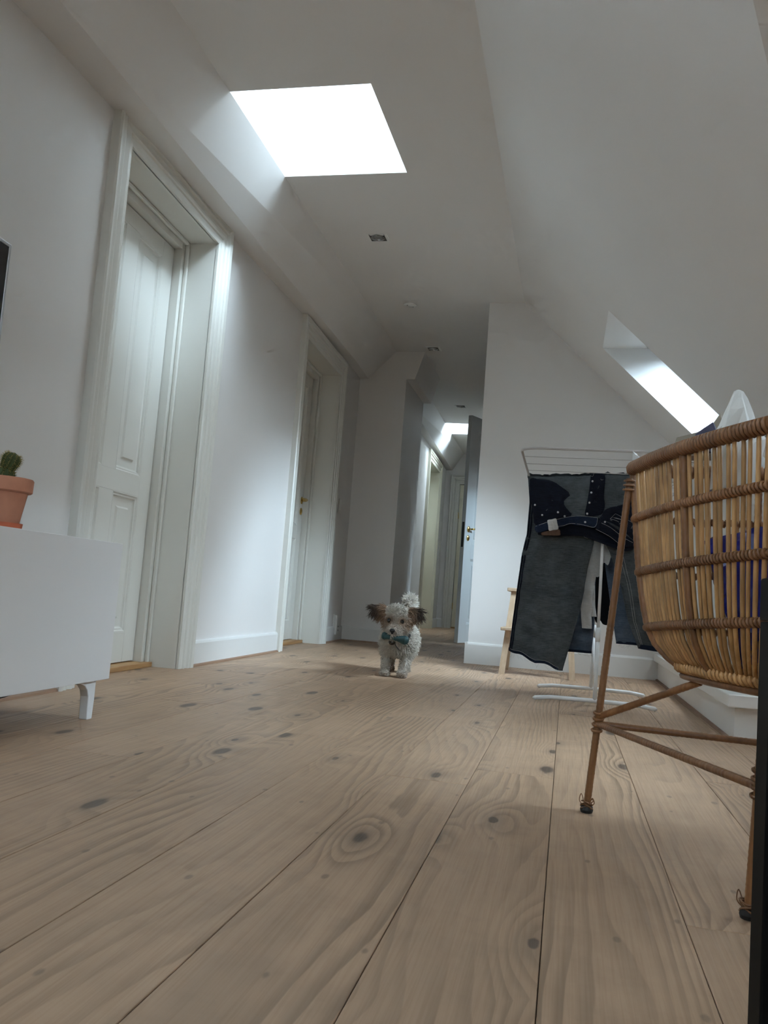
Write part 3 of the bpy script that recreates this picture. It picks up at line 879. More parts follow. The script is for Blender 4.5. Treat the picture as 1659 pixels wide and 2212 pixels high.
def cactus_body(c, ax, rad, h, n=12):
    ax = Vector(ax).normalized(); qv = Vector((0, 0, 1)).rotation_difference(ax)
    mb = MB(); R, S = 10, n * 4; sp = MB()
    vs = []
    for i in range(R + 1):
        t = i / R; z = h * t; rr = rad * (1 - max(0, (t - .55) / .45) ** 2.2) ** .5 if t > .55 else rad * (.80 + .2 * t / .55)
        if i == R: rr = .001
        for k in range(S):
            a = 2*math.pi*k/S; r2 = rr * (1 + .09 * math.cos(n * a))
            vs.append(Vector(c) + qv @ Vector((r2*math.cos(a), r2*math.sin(a), z)))
            if k % 4 == 0 and i < R:
                for _ in range(6 + (6 if i > R*.7 else 0)):
                    p = Vector(c) + qv @ Vector((r2*math.cos(a), r2*math.sin(a), z))
                    d = (qv @ Vector((math.cos(a), math.sin(a), .25 + 1.3*max(0, t - .6)))).normalized() + Vector((rng.gauss(0, .5), rng.gauss(0, .5), rng.gauss(0, .5)))
                    d.normalize(); l = rng.uniform(.004, .010)
                    u = d.orthogonal().normalized() * .0003; v = d.cross(u).normalized() * .0003
                    sp.add([p + u, p + v, p - u - v, p + d*l], [(0, 1, 3), (1, 2, 3), (2, 0, 3)])
    mb.add(vs, [(i*S+k, i*S+(k+1) % S, (i+1)*S+(k+1) % S, (i+1)*S+k) for i in range(R) for k in range(S)])
    o = mb.build('stem', M['cactus'], ca, smooth=True)
    s = sp.build('spines', M['spine'], o, recalc=False); s['kind'] = 'stuff'
cactus_body((-.012, 0, -.01), (.12, .05, 1), .026, .062)
cactus_body((-.002, .004, .045), (.35, .10, 1), .022, .046)
# cable under the cabinet
cbm = MB().tube(cr([(-1.50, 1.50, .02), (-1.44, 1.72, .055), (-1.40, 1.86, .080), (-1.40, 1.98, .085), (-1.42, 2.10, .10), (-1.47, 2.18, .125)], 6), .004, 6)
tag(cbm.build('cable', M['rubber'], None, True), 'thin black cable sagging under the television cabinet', 'cable')

# ------------------------------------------------------------------ black side table, right edge
bt = empty('side_table', (.166, .806, 0)); tag(bt, 'black side table at the right edge close to the viewer', 'table')
MB().box((0, -.42, .421), (.42, 0, .458), .002).build('table_top', M['black'], bt)
for x in (.0005, .3755):
    for y in (-.4195, -.0445):
        MB().box((x, y, 0), (x + .044, y + .044, .4205), .002).build('leg', M['black'], bt)

# ------------------------------------------------------------------ step stool behind the jeans
ss = empty('step_stool', (-.15, 5.33, 0)); tag(ss, 'pale birch wooden step stool against the wall behind the jeans', 'stool')
def plank(pts, t, name):
    """bar between two points with rectangular section"""
    a, b, (sx, sy) = Vector(pts[0]), Vector(pts[1]), t
    mb = MB()
    q = [(-sx, -sy), (sx, -sy), (sx, sy), (-sx, sy)]
    mb.add([a + Vector((p[0], p[1], 0)) for p in q] + [b + Vector((p[0], p[1], 0)) for p in q], [(0,3,2,1),(4,5,6,7),(0,1,5,4),(1,2,6,5),(2,3,7,6),(3,0,4,7)])
    return mb.build(name, M['birch'], ss)
for s in (-1, 1):
    plank([(s*.205, -.185, 0), (s*.165, -.06, .49)], (.017, .020), 'leg')
    plank([(s*.205, .175, 0), (s*.165, .075, .49)], (.017, .020), 'leg')
    MB().box((s*.182 - .012, -.155, .215), (s*.182 + .012, .125, .255), .002).build('side_rail', M['birch'], ss)
    MB().box((s*.166 - .010, -.075, .45), (s*.166 + .010, .09, .49), .002).build('side_rail', M['birch'], ss)
MB().box((-.205, -.10, .49), (.205, .115, .512), .004).build('top_step', M['birch'], ss)
MB().box((-.225, -.20, .255), (.225, -.04, .275), .004).build('lower_step', M['birch'], ss)

# ------------------------------------------------------------------ drying rack
RX0, RX1, RY0, RY1, RZ = -.197, .478, 3.17, 5.20, 1.0
RXC = .142
rk = empty('drying_rack', (RXC, 4.19, 0)); tag(rk, 'white metal clothes drying rack hung with jeans', 'drying rack')
def rp(x, y, z): return Vector((x - RXC, y - 4.19, z))
def rrect(x0, x1, y0, y1, z, r, n=8):
    out = []
    for cx, cy, a0 in ((x1-r, y1-r, 0), (x0+r, y1-r, 90), (x0+r, y0+r, 180), (x1-r, y0+r, 270)):
        for k in range(n+1):
            a = math.radians(a0 + 90*k/n); out.append(rp(cx + r*math.cos(a), cy + r*math.sin(a), z))
    return out
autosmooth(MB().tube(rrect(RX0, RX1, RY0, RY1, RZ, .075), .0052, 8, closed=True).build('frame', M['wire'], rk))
for y in [3.36, 3.535, 3.71, 3.885, 4.06, 4.235, 4.41, 4.585, 4.76, 4.935, 5.09]:
    xx = .012 if 3.3 < y < 5.05 else .02
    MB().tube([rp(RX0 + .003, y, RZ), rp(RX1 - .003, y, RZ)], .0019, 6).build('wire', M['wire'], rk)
for y in (3.90, 4.48):
    pts = [rp(-.12, y, .006), rp(-.115, y, .012), rp(-.05, y, .020), rp(.142, y, .022), rp(.33, y, .020), rp(.395, y, .012), rp(.40, y, .006)]
    MB().tube(pts, .0095, 10).build('foot', M['white_metal'], rk, True)
    MB().tube([rp(.142, y, .02), rp(.142, y, .285)], .0090, 10).build('pole', M['white_metal'], rk, True)
    MB().tube([rp(.142, y, .28), rp(.142, y, .34)], .0105, 10).build('collar', M['white_metal'], rk, True)
    MB().tube([rp(.142, y, .33), rp(.142, y, RZ - .008)], .0068, 10).build('upper_pole', M['white_metal'], rk, True)
    MB().tube([rp(RX0 + .003, y, RZ - .008), rp(RX1 - .003, y, RZ - .008)], .0055, 8).build('cross_bar', M['white_metal'], rk, True)

# ------------------------------------------------------------------ clothes
def wr(x, z, s=0.0):
    return (.006*math.sin(31*x + 9*z + s) + .004*math.sin(57*x - 21*z + 2*s) + .003*math.sin(90*z + 12*x + s) + .0022*math.sin(140*x + 60*z + 3*s))
def leg_tube(rows, th, seed, nz=46, nx=22, hem=None):
    """rows: (z, xl, xr, y) from top to bottom; flattened tube"""
    zs = [r[0] for r in rows][::-1]
    def at(z, k): return interp(z, zs, [r[k] for r in rows][::-1])
    out = []
    for i in range(nz):
        t = i / (nz - 1)
        zz = rows[0][0] + (rows[-1][0] - rows[0][0]) * t
        xl, xr, yy = at(zz, 1), at(zz, 2), at(zz, 3)
        row = []
        for k in range(2*nx):
            a = 2*math.pi*k/(2*nx)
            u = math.cos(a); v = math.sin(a)
            uu = math.copysign(abs(u) ** .85, u)
            x = (xl + xr)/2 + (xr - xl)/2 * uu
            b = th * (.35 + .65*t)
            z2 = zz + (hem(x) * t if hem else 0)
            row.append(Vector((x, yy - b * v + (1.3*wr(x, zz, seed + (0 if v > 0 else 4)) + .010*math.sin(24*x + 2.5*zz + seed)*min(1, 2*t)) * (0.5 + .7*abs(v)), z2)))
        row.append(row[0]); out.append(row)
    return out

JY = 3.885
jx = empty('jeans', (.1, JY, RZ)); tag(jx, 'inside out grey jeans with dark pockets folded over the front of the drying rack', 'jeans')
jo = Vector((.1, JY, RZ))
def JP(px, py, Y=3.80): return PY(px, py, Y)
def legrows(pts, Y0, Y1):
    out = []
    for i, (pl_, pr_) in enumerate(pts):
        t = i / (len(pts) - 1); Y = Y0 + (Y1 - Y0) * t
        a, b = PY(*pl_, Y), PY(*pr_, Y)
        out.append(((a.z + b.z)/2, a.x, b.x, Y))
    return out
JL = 3.905
lrows = legrows([((1140, 1030), (1292, 1030)), ((1144, 1082), (1292, 1088)), ((1138, 1150), (1284, 1160)), ((1127, 1200), (1272, 1200)), ((1117, 1270), (1258, 1270)), ((1106, 1350), (1236, 1350)), ((1099, 1404), (1217, 1412))], JL, JL + .015)
z_h = lrows[-1][0]
def hem1(x): return -.075 * max(0, min(1, (x + .24) / .25)) ** .8 + .006*math.sin(60*x)
def shift(rows, o): return [[p - o for p in r] for r in rows]
g = shift(leg_tube(lrows, .030, 1.0, hem=hem1), jo)
legL = MB().grid(g).build('leg', M['denim_rev'], jx, True)
sm_ = legL.modifiers.new('thickness', 'SOLIDIFY'); sm_.thickness = .0022
rrows = legrows([((1292, 1030), (1452, 1029)), ((1292, 1088), (1452, 1088)), ((1296, 1160), (1450, 1160)), ((1318, 1200), (1446, 1200)), ((1341, 1273), (1442, 1270)), ((1355, 1340), (1436, 1345)), ((1378, 1406), (1430, 1402))], JL, JL + .01)
g2 = shift(leg_tube(rrows, .028, 2.2, hem=lambda x: .008*math.sin(9*x)), jo)
legR = MB().grid(g2).build('leg', M['denim_rev'], jx, True)
sm_ = legR.modifiers.new('thickness', 'SOLIDIFY'); sm_.thickness = .0022
def hemband(grid, w, par, mat):
    rows = []
    last, prev = grid[-1], grid[-4]
    for f in (0, 1):
        rows.append([])
    c = sum((p for p in last[:-1]), Vector()) / (len(last) - 1)
    r0 = [c + (p - c) * 1.012 + Vector((0, (-.0025 if p.y < c.y else .0025), w)) for p in last]
    r1 = [c + (p - c) * 1.012 + Vector((0, (-.0025 if p.y < c.y else .0025), 0)) for p in last]
    r2 = [c + (p - c) * .985 + Vector((0, 0, 0)) for p in last]
    MB().grid([r0, r1, r2]).build('hem', mat, par, True)
    # edge stitching and loose threads
    return r0, r1
r0, r1 = hemband(g, .014, legL, M['denim_navy'])
MB().tube([p + Vector((0, -.0012, -.001)) for p in r0[2:21]], .0006, 4).build('stitching', M['thread'], legL)
hemband(g2, .020, legR, M['denim_navy'])
fr = MB()
for i in range(16):
    p = r1[3 + i % 16] + Vector((rng.uniform(-.01, .01), -.002, 0))
    fr.tube([p, p + Vector((rng.uniform(-.01, .01), -.003, -rng.uniform(.004, .012))), p + Vector((rng.uniform(-.02, .02), -.002, -rng.uniform(.012, .028)))], .0004, 3)
fo = fr.build('loose_threads', M['thread'], legL); fo['kind'] = 'stuff'
# dark outside seams
def seam(grid, col, par, mat, r=.0022, off=(0, 0, 0)):
    MB().tube([row[col] + Vector(off) for row in grid], r, 5).build('seam', mat, par, True)
seam(g, 21, legL, M['denim_navy'], .003, (.002, -.003, 0)); seam(g, 19, legL, M['denim_dark'], .0045, (.004, -.002, 0)); seam(g, 20, legL, M['denim_dark'], .004, (0, -.003, 0))
for c_ in (16, 15): seam(g2, c_, legR, M['thread'], .0007, (0, -.0012, 0))
# folded-over waist part hanging on the near side of the wire
FY = 3.852
ftop = [PY(x, y, FY) for x, y in ((1139, 1024), (1180, 1025), (1230, 1024), (1276, 1023), (1300, 1023), (1330, 1021), (1380, 1024), (1440, 1022))]
fb_px = [(1157, 1137), (1186, 1131), (1212, 1123), (1240, 1116), (1270, 1117), (1291, 1119), (1330, 1141), (1372, 1172)]
bb_px = [(1162, 1155), (1190, 1158), (1225, 1157), (1260, 1159), (1285, 1168), (1328, 1184), (1358, 1190), (1385, 1168)]
fbot = [PY(x, y, FY - .03) for x, y in fb_px]
fbot2 = [PY(x, y, FY - .018) for x, y in bb_px]
def curve_at(pts, t):
    c = t * (len(pts) - 1); i = min(int(c), len(pts) - 2); f = c - i
    p0, p1, p2, p3 = pts[max(i-1, 0)], pts[i], pts[i+1], pts[min(i+2, len(pts)-1)]
    return 0.5*((2*p1) + (p2-p0)*f + (2*p0-5*p1+4*p2-p3)*f*f + (3*p1-p0-3*p2+p3)*f**3)
def flap(top, bot, y_top, seed, ns=40, nt=20, amp=1.0, bulge=.02):
    rows = []
    # over-the-wire roll
    for j in range(5):
        a = math.pi * (1 - j / 4) * .55
        rows.append([curve_at(top, i/(ns-1)) + Vector((0, y_top + .012*math.cos(a) + .012, .010*math.sin(a) - .010 + .0045*math.sin(33*i/ns + seed) + .0035*math.sin(71*i/ns + 2*seed))) for i in range(ns)])
    for j in range(1, nt):
        t = j / (nt - 1); r = []
        for i in range(ns):
            s = i/(ns-1); p = curve_at(top, s).lerp(curve_at(bot, s), t)
            r.append(p + Vector((0, y_top - bulge*math.sin(math.pi*t*.8) + amp*wr(p.x, p.z, seed) * min(1, 3*t), 0)))
        rows.append(r)
    return rows
ff = shift(flap(ftop, fbot, 0, .5), jo)
fo = MB().grid(ff).build('waist_front', M['denim_rev'], jx, True)
sm_ = fo.modifiers.new('thickness', 'SOLIDIFY'); sm_.thickness = .002
bf = shift(flap(ftop, fbot2, .014, 2.5, bulge=.004), jo)
bo = MB().grid(bf).build('waist_back', M['denim_dark'], jx, True)
sm_ = bo.modifiers.new('thickness', 'SOLIDIFY'); sm_.thickness = .002
# surface lookup on the front flap from a picture-derived outline, lifted off the cloth
ffv = [p + jo for r in ff[5:] for p in r]
def on_flap(px, py, lift=.003):
    p = PY(px, py, FY - .02)
    best = min(ffv, key=lambda q: (q.x - p.x)**2 + (q.z - p.z)**2)
    p = PY(px, py, best.y - lift)
    return p - jo
def patch(name, poly, mat, parent=None, lift=.004, thick=.0025, n=9):
    ctr = (sum(p[0] for p in poly)/len(poly), sum(p[1] for p in poly)/len(poly))
    P = resample(cr([(a, b, 0) for a, b in poly], 3, True), 40, True)
    rows = []
    for j in range(n + 1):
        f = j / n
        rows.append([on_flap(ctr[0] + (p.x - ctr[0])*max(f, .02), ctr[1] + (p.y - ctr[1])*max(f, .02), lift) for p in P + [P[0]]])
    rows.append([q + Vector((0, lift, 0)) for q in rows[-1]])
    return MB().grid(rows).build(name, mat, parent or jx, True)
def c4(*pts): return [(1110 + x*.1748, 960 + y*.1748) for x, y in pts]
patch('pocket_bag', c4((196, 430), (290, 425), (400, 432), (500, 465), (580, 520), (698, 610), (650, 665), (612, 720), (660, 800), (724, 875), (640, 905), (440, 950), (268, 1005), (240, 880), (212, 700)), M['denim_dark'])
patch('pocket_bag', c4((1085, 880), (1120, 815), (1190, 780), (1300, 755), (1430, 720), (1540, 720), (1600, 830), (1560, 1010), (1490, 1180), (1330, 1040), (1180, 960), (1060, 915)), M['denim_dark'])
patch('fly_facing', c4((960, 352), (1040, 358), (1125, 380), (1122, 520), (1112, 650), (1125, 760), (1090, 860), (990, 885), (880, 880), (900, 740), (925, 600), (940, 480)), M['denim_dark'])
patch('waistband', c4((262, 1008), (420, 955), (560, 925), (720, 888), (880, 892), (1036, 908), (1030, 960), (1010, 1030), (860, 1000), (720, 975), (620, 1010), (540, 1035), (400, 1060), (285, 1092)), M['denim_navy'], lift=.007)
patch('waistband', c4((1055, 915), (1180, 980), (1330, 1085), (1490, 1205), (1470, 1260), (1340, 1250), (1180, 1130), (1020, 1045)), M['denim_dark'], lift=.007)
patch('size_tag', c4((415, 938), (470, 926), (522, 915), (538, 980), (550, 1045), (490, 1056), (435, 1066), (424, 1000)), M['cotton_white'], lift=.011)
patch('leather_patch', c4((345, 1090), (440, 1066), (560, 1050), (572, 1090), (568, 1124), (460, 1124), (350, 1122)), M['leather'], lift=.004)
for x, y in ((973, 455), (957, 595), (935, 720), (907, 856), (881, 960), (1126, 958), (351, 873), (545, 838), (628, 887), (262, 748)):
    (q,) = c4((x, y)); c = on_flap(q[0], q[1], .0085)
    b = MB()
    n = 14; vs = []
    for yy, rr in ((.003, .0046), (0, .0046), (-.0012, .0036), (-.0014, .0002)):
        for k in range(n):
            a = 2*math.pi*k/n; vs.append(c + Vector((rr*math.cos(a), yy, rr*math.sin(a))))
    b.add(vs, [(i*n+k, i*n+(k+1) % n, (i+1)*n+(k+1) % n, (i+1)*n+k) for i in range(3) for k in range(n)])
    b.build('button', M['silver'] if x > 400 or y > 860 else M['silver'], jx, True)
def stitch(pts, r=.0006, lift=.0095, closed=False):
    P = resample(cr([(a, b, 0) for a, b in c4(*pts)], 4), 24)
    MB().tube([on_flap(p.x, p.y, lift) for p in P], r, 4).build('stitching', M['thread'], jx)
stitch([(270, 1012), (420, 958), (560, 920), (720, 890), (860, 885), (1036, 908)])
stitch([(550, 1012), (620, 1002), (710, 975), (860, 995), (1000, 1022), (1036, 912)])
stitch([(1010, 1045), (1180, 1135), (1320, 1245)]); stitch([(1080, 970), (1200, 1030), (1340, 1140), (1470, 1215)])
stitch([(940, 385), (975, 395), (990, 352)]); stitch([(1075, 425), (1082, 440), (1105, 436)])
stitch([(865, 1138), (880, 1150), (912, 1162)])
# stitched woven label in the right pocket: frame and slanting lines
stitch([(1190, 922), (1225, 885), (1256, 856)]); stitch([(1256, 856), (1370, 915), (1480, 975)]); stitch([(1480, 975), (1470, 1000), (1450, 1040)])
stitch([(1190, 922), (1250, 935), (1300, 960)])
for k in range(7):
    stitch([(1228 + 8*k, 905 - 4*k + 6*k), (1290 + 14*k, 915 + 5*k), (1350 + 10*k, 950 + 6*k)], .0004)
stitch([(1300, 985), (1330, 965), (1318, 995), (1345, 975), (1335, 1000), (1375, 985)], .0005)

# blue jeans hanging further back
bx = empty('jeans', (.12, 4.25, RZ)); tag(bx, 'faded blue jeans with frayed hem hanging at the back of the rack', 'jeans')
bo_ = Vector((.12, 4.25, RZ))
def rowsZ(lst, Y): return [(z, a, b, Y) for z, a, b in lst]
pA, pB = PY(1214, 1406, 4.25), PY(1278, 1406, 4.25)
gB = shift(leg_tube(rowsZ([(RZ + .004, -.10, .13), (.70, -.09, .13), (PY(1284, 1349, 4.25).z, pA.x - .02, PY(1284, 1349, 4.25).x), (pA.z, pA.x - .02, pB.x)], 4.25), .028, 5.1), bo_)
lb = MB().grid(gB).build('leg', M['denim_blue'], bx, True)
pC, pD = PY(1331, 1390, 4.25), PY(1372, 1388, 4.25)
gC = shift(leg_tube(rowsZ([(RZ + .004, .14, .37), (.70, .16, .36), (.45, .205, .345), (pC.z, pC.x, pD.x + .05)], 4.25), .026, 7.7), bo_)
lc = MB().grid(gC).build('leg', M['denim_blue'], bx, True)
for par, gg in ((lb, gB), (lc, gC)):
    q0, q1 = hemband(gg, .012, par, M['denim_navy'])
    fr = MB()
    for i in range(14):
        p = q1[3 + i] + Vector((0, -.002, 0))
        fr.tube([p, p + Vector((rng.uniform(-.012, .012), -.003, -rng.uniform(.003, .010))), p + Vector((rng.uniform(-.02, .02), -.002, -rng.uniform(.002, .02)))], .0005, 3)
    fo = fr.build('loose_threads', M['thread'], par); fo['kind'] = 'stuff'
wbn = MB().grid(shift(flap([Vector((-.11 + .5*i/7, 4.24, RZ + .006)) for i in range(8)], [Vector((-.09 + .46*i/7, 4.20, .78)) for i in range(8)], 0, 6.0), bo_)).build('waist_front', M['denim_blue'], bx, True)

# white long-sleeved shirt
sx_ = Vector((.13, 4.07, RZ))
sh = empty('shirt', sx_[:]); tag(sh, 'white cotton shirt with one sleeve dangling beside the rack pole', 'shirt')
top = [Vector((-.04 + .34*i/7, 4.065, RZ + .006)) for i in range(8)]
bot = [PY(x, y, 4.02) for x, y in ((1268, 1180), (1277, 1228), (1281, 1240), (1290, 1247), (1297, 1240), (1304, 1216), (1314, 1220), (1322, 1190))]
MB().grid(shift(flap(top, bot, 0, 3.3, amp=1.6), sx_)).build('body_front', M['cotton_white'], sh, True)
bot2 = [p + Vector((.02, .09, .12)) for p in bot]
MB().grid(shift(flap(top, bot2, .03, 1.3, amp=1.2, bulge=-.02), sx_)).build('body_back', M['cotton_white'], sh, True)
def strow(lst, Y): 
    out = []
    for (a, b) in lst:
        A, B = PY(*a, Y), PY(*b, Y); out.append(((A.z + B.z)/2, A.x, B.x, Y))
    return out
MB().grid(shift(leg_tube(strow([((1268, 1185), (1284, 1185)), ((1264, 1240), (1284, 1240)), ((1253, 1290), (1280, 1290)), ((1255, 1330), (1278, 1330)), ((1257, 1359), (1279, 1356))], 4.00), .016, 8.0), sx_)).build('sleeve', M['cotton_white'], sh, True)
MB().grid(shift(leg_tube(strow([((1279, 1200), (1295, 1200)), ((1278, 1260), (1285, 1260)), ((1276, 1310), (1286, 1310)), ((1278, 1333), (1289, 1331))], 4.03), .012, 9.0), sx_)).build('sleeve', M['cotton_white'], sh, True)
# black shirt
bs = Vector((.16, 4.42, RZ)); bk = empty('shirt', bs[:]); tag(bk, 'black cotton shirt hanging behind the white shirt', 'shirt')
topb = [Vector((.03 + .26*i/7, 4.415, RZ + .006)) for i in range(8)]
botb = [PY(x, y, 4.40) for x, y in ((1272, 1310), (1280, 1325), (1288, 1345), (1296, 1340), (1302, 1348), (1312, 1350), (1322, 1340), (1330, 1320))]
MB().grid(shift(flap(topb, botb, 0, 4.4, amp=1.5), bs)).build('body_front', M['cotton_black'], bk, True)
MB().grid(shift(flap(topb, [p + Vector((.01, .05, .1)) for p in botb], .03, 1.4, amp=1.2, bulge=-.02), bs)).build('body_back', M['cotton_black'], bk, True)

# ------------------------------------------------------------------ rattan basket on three legs
A_, B_, C_ = Vector((.120, 1.872, 0)), Vector((.302, 1.362, 0)), Vector((.625, 1.79, 0))
G_ = (A_ + B_ + C_) / 3
bkt = empty('rattan_basket', (G_.x, G_.y, 0)); tag(bkt, 'tall brown rattan basket standing on three wrapped legs', 'basket')
g0 = Vector((G_.x, G_.y, 0))
def side(P, Q):
    out = []; nn = (Q - P).cross(Vector((0, 0, 1))).normalized()
    if nn.dot((P + Q)/2 - G_) < 0: nn = -nn
    for t in (.03, .14, .30, .5, .70, .86, .97): out.append(P.lerp(Q, t) + nn * (.024 * 4*t*(1-t)))
    return out
plan = resample(cr(side(A_, B_) + side(B_, C_) + side(C_, A_), 8, True), 300, True)
LEV = [(.722, 1.0), (.615, .955), (.503, .905), (.39, .815), (.345, .70), (.318, .54)]
def lev(z, k=1.0):
    zs = [l[0] for l in LEV][::-1]; return interp(z, zs, [l[1] for l in LEV][::-1])
def bp(i, z, sc, tilt=0.0):
    f_ = i - math.floor(i); p = plan[int(math.floor(i)) % 300].lerp(plan[(int(math.floor(i)) + 1) % 300], f_)
    q = G_ + (p - G_) * sc
    return Vector((q.x, q.y, z + tilt * (1.85 - q.y))) - g0
def tiltz(z): return interp(z, [.318, .39, .503, .615, .722], [.0, .07, .05, .03, 0])
def cane_path(i, inset=0.0):
    pts = []
    for z, s in LEV: pts.append(bp(i, z, s - inset, tiltz(z)))
    return resample(cr(pts, 4), 13)
NC = 78
ribs = [0, 50, 100, 150, 200, 250]
for c in range(NC):
    i = c * 300 / NC
    if min(abs(i - r_) for r_ in ribs + [300]) < 2.0: continue
    jit = rng.uniform(-.7, .7)
    MB().tube(cane_path(i + jit, .012), .0038 + rng.uniform(-.0004, .0005), 6).build('cane', M['cane'], bkt, True)
def wrapped(path, r, pitch, name, closed=False, mat='wrap', amp=.16, parent=None):
    """tube with the ridges of a wound binding"""
    L = sum((b - a).length for a, b in zip(path, path[1:]))
    n = int(L / pitch) * 4
    P = resample(path, n, closed)
    rs = [r * (1 + amp * (.5 - abs(((k % 4) / 4) - .5) * 1.0) + rng.uniform(-.03, .03)) for k in range(len(P))]
    return MB().tube(P, rs, 10, closed).build(name, M[mat], parent or bkt, True)
def coil(path, r, rw, pitch, parent, closed=True, mat='wrap'):
    L = sum((b - a).length for a, b in zip(path, path[1:])) + ((path[0] - path[-1]).length if closed else 0)
    turns = int(L / pitch); n = turns * 9
    P = resample(path, n, closed); pts = []
    for k in range(n):
        t = (P[(k+1) % n] - P[k-1]).normalized() if closed or 0 < k < n-1 else (P[min(k+1, n-1)] - P[max(k-1, 0)]).normalized()
        nrm = Vector((0, 0, 1)); nrm = (nrm - nrm.dot(t)*t).normalized(); bn = t.cross(nrm)
        a = 2*math.pi*k/9
        pts.append(P[k] + nrm*math.cos(a)*r + bn*math.sin(a)*r)
    return MB().tube(pts, rw, 5, closed).build('binding', M[mat], parent, True)
for k_, r_ in enumerate(ribs):
    if k_ % 2 == 1: wrapped(cane_path(r_, .004), .0070, .012, 'rib')
    else: wrapped(cane_path(r_ , -.004), .0068, .012, 'rib')
for z, s in ((.722, 1.0),):
    ring = [bp(i, z, s, 0) for i in range(300)]
    rim = MB().tube(ring, .0105, 10, True).build('rim', M['wrap'], bkt, True)
    coil(ring, .0115, .0042, .0098, rim)
for z in (.615, .503, .39):
    ring = [bp(i, z, lev(z) + .010, tiltz(z)) for i in range(300)]
    hp = MB().tube(ring, .0056, 8, True).build('hoop', M['wrap'], bkt, True)
    coil(ring, .0066, .0030, .0092, hp)
ring = [bp(i, .322, .56, 0) for i in range(0, 300, 3)]
bs_ = MB().tube(ring, .0085, 10, True).build('base_ring', M['cane'], bkt, True)
coil(ring, .0090, .0040, .0125, bs_, True, 'cane')
ring2 = [bp(i, .305, .53, 0) for i in range(0, 300, 3)]
MB().tube(ring2, .0075, 8, True).build('base_ring', M['wrap'], bkt, True)
fl_ = MB().add([bp(i, .312, .54, 0) for i in range(0, 300, 5)] + [bp(i, .318, .54, 0) for i in range(0, 300, 5)],
               [tuple(range(60)), tuple(range(119, 59, -1))] + [(i, (i+1) % 60, 60 + (i+1) % 60, 60 + i) for i in range(60)])
fl_.build('base', M['wrap'], bkt)
feet = [Vector((.063, 1.872, 0)), Vector((.276, 1.345, 0)), Vector((.69, 1.80, 0))]
tops = [bp(2, .700, 1.03), bp(102, .712, 1.02), bp(202, .700, 1.03)]
hub = []
for k_, (f, tp) in enumerate(zip(feet, tops)):
    a = f - g0 + Vector((0, 0, .014))
    lg = wrapped([a.lerp(tp, t/30) for t in range(31)], .0072, .009, 'leg', amp=.10)
    MB().lathe([(.001, -.014), (.012, -.0135), (.0135, -.008), (.012, -.001), (.001, .0)], 14, a).build('rubber_foot', M['rubber'], lg)
    fz = MB()
    for q in range(4):
        ph = rng.uniform(0, 6)
        fz.tube([a + Vector(((.0105 + .003*math.sin(3*t + ph)) * math.cos(t + ph), (.0105 + .003*math.sin(3*t + ph))*math.sin(t + ph), -.003 + .004*q + .003*math.sin(2*t + ph))) for t in [2*math.pi*i/16 for i in range(16)]], .0014, 5, True)
    for q in range(2):
        ph = 2.2 + 3*q
        fz.tube(cr([a + Vector((.010*math.cos(ph), .010*math.sin(ph), .004)), a + Vector((.020*math.cos(ph), .020*math.sin(ph), .020)), a + Vector((.017*math.cos(ph+.5), .017*math.sin(ph+.5), .008)), a + Vector((.008*math.cos(ph + .8), .008*math.sin(ph+.8), .0))], 4), .0010, 5)
    fz.build('loose_cane_end', M['wrap'], lg, True)
    # lashing near the top
    lash = MB()
    for q in range(3):
        c = a.lerp(tp, .965 + .014*q)
        lash.tube([c + Vector((.0105*math.cos(t), .0125*math.sin(t), .0015*math.sin(t))) for t in [2*math.pi*i/12 for i in range(12)]], .0024, 5, True)
    lash.build('lashing', M['wrap'], lg, True)
def legpt(k, z):
    a = feet[k] - g0 + Vector((0, 0, .014)); t = (z - .014) / (tops[k].z - .014); return a.lerp(tops[k], t)
for k_ in range(3):
    j_ = (k_ + 1) % 3
    p, q = legpt(k_, .183), legpt(j_, .183)
    wrapped([p.lerp(q, t/20) for t in range(21)], .0066, .009, 'stretcher', amp=.10)
    p, q = legpt(k_, .198), bp(100*k_ + 12, .298, .44)
    wrapped([p.lerp(q, t/20) for t in range(21)], .0070, .009, 'brace', amp=.10)
    c = legpt(k_, .185)
    ls = MB()
    for q_ in range(4):
        cc = legpt(k_, .170 + .012*q_)
        ls.tube([cc + Vector((.0098*math.cos(t), .0098*math.sin(t), .002*math.sin(t))) for t in [2*math.pi*i/12 for i in range(12)]], .0030, 5, True)
    ls.build('lashing', M['wrap'], bkt, True)

# basket contents
def blob(name, c, r, mat, parent, amp=.18, seed=0, n=40, m=24, sharp=True):
    mb = MB().ball((0, 0, 0), 1.0, n, m); vs = []
    rr = random.Random(seed); fs = [(Vector((rr.gauss(0, 1), rr.gauss(0, 1), rr.gauss(0, 1))).normalized(), rr.uniform(.5, 1)) for _ in range(26)]
    for v in mb.v:
        d = Vector(v).normalized()
        k = min(1.25, min((h / max(d.dot(nv_), .05)) for nv_, h in fs))
        k = 1 + (min(k, 1.25) - 1) * 1.0 + amp * .15 * math.sin(7*d.x + seed) * math.cos(9*d.z)
        vs.append((c[0] + d.x*r[0]*k, c[1] + d.y*r[1]*k, c[2] + d.z*r[2]*k))
    mb.v = vs
    return mb.build(name, mat, parent)
ob = empty('plastic_bag', (G_.x - .01, G_.y - .01, .328)); tag(ob, 'crumpled deep blue plastic bag lying inside the rattan basket', 'bag')
blob('bag_body', (.0, -.025, .155), (.125, .135, .155), M['bluebag'], ob, seed=3)
wp = empty('paper_bag', (.277, 1.60, .648)); tag(wp, 'crumpled white paper bag sticking up out of the basket', 'bag')
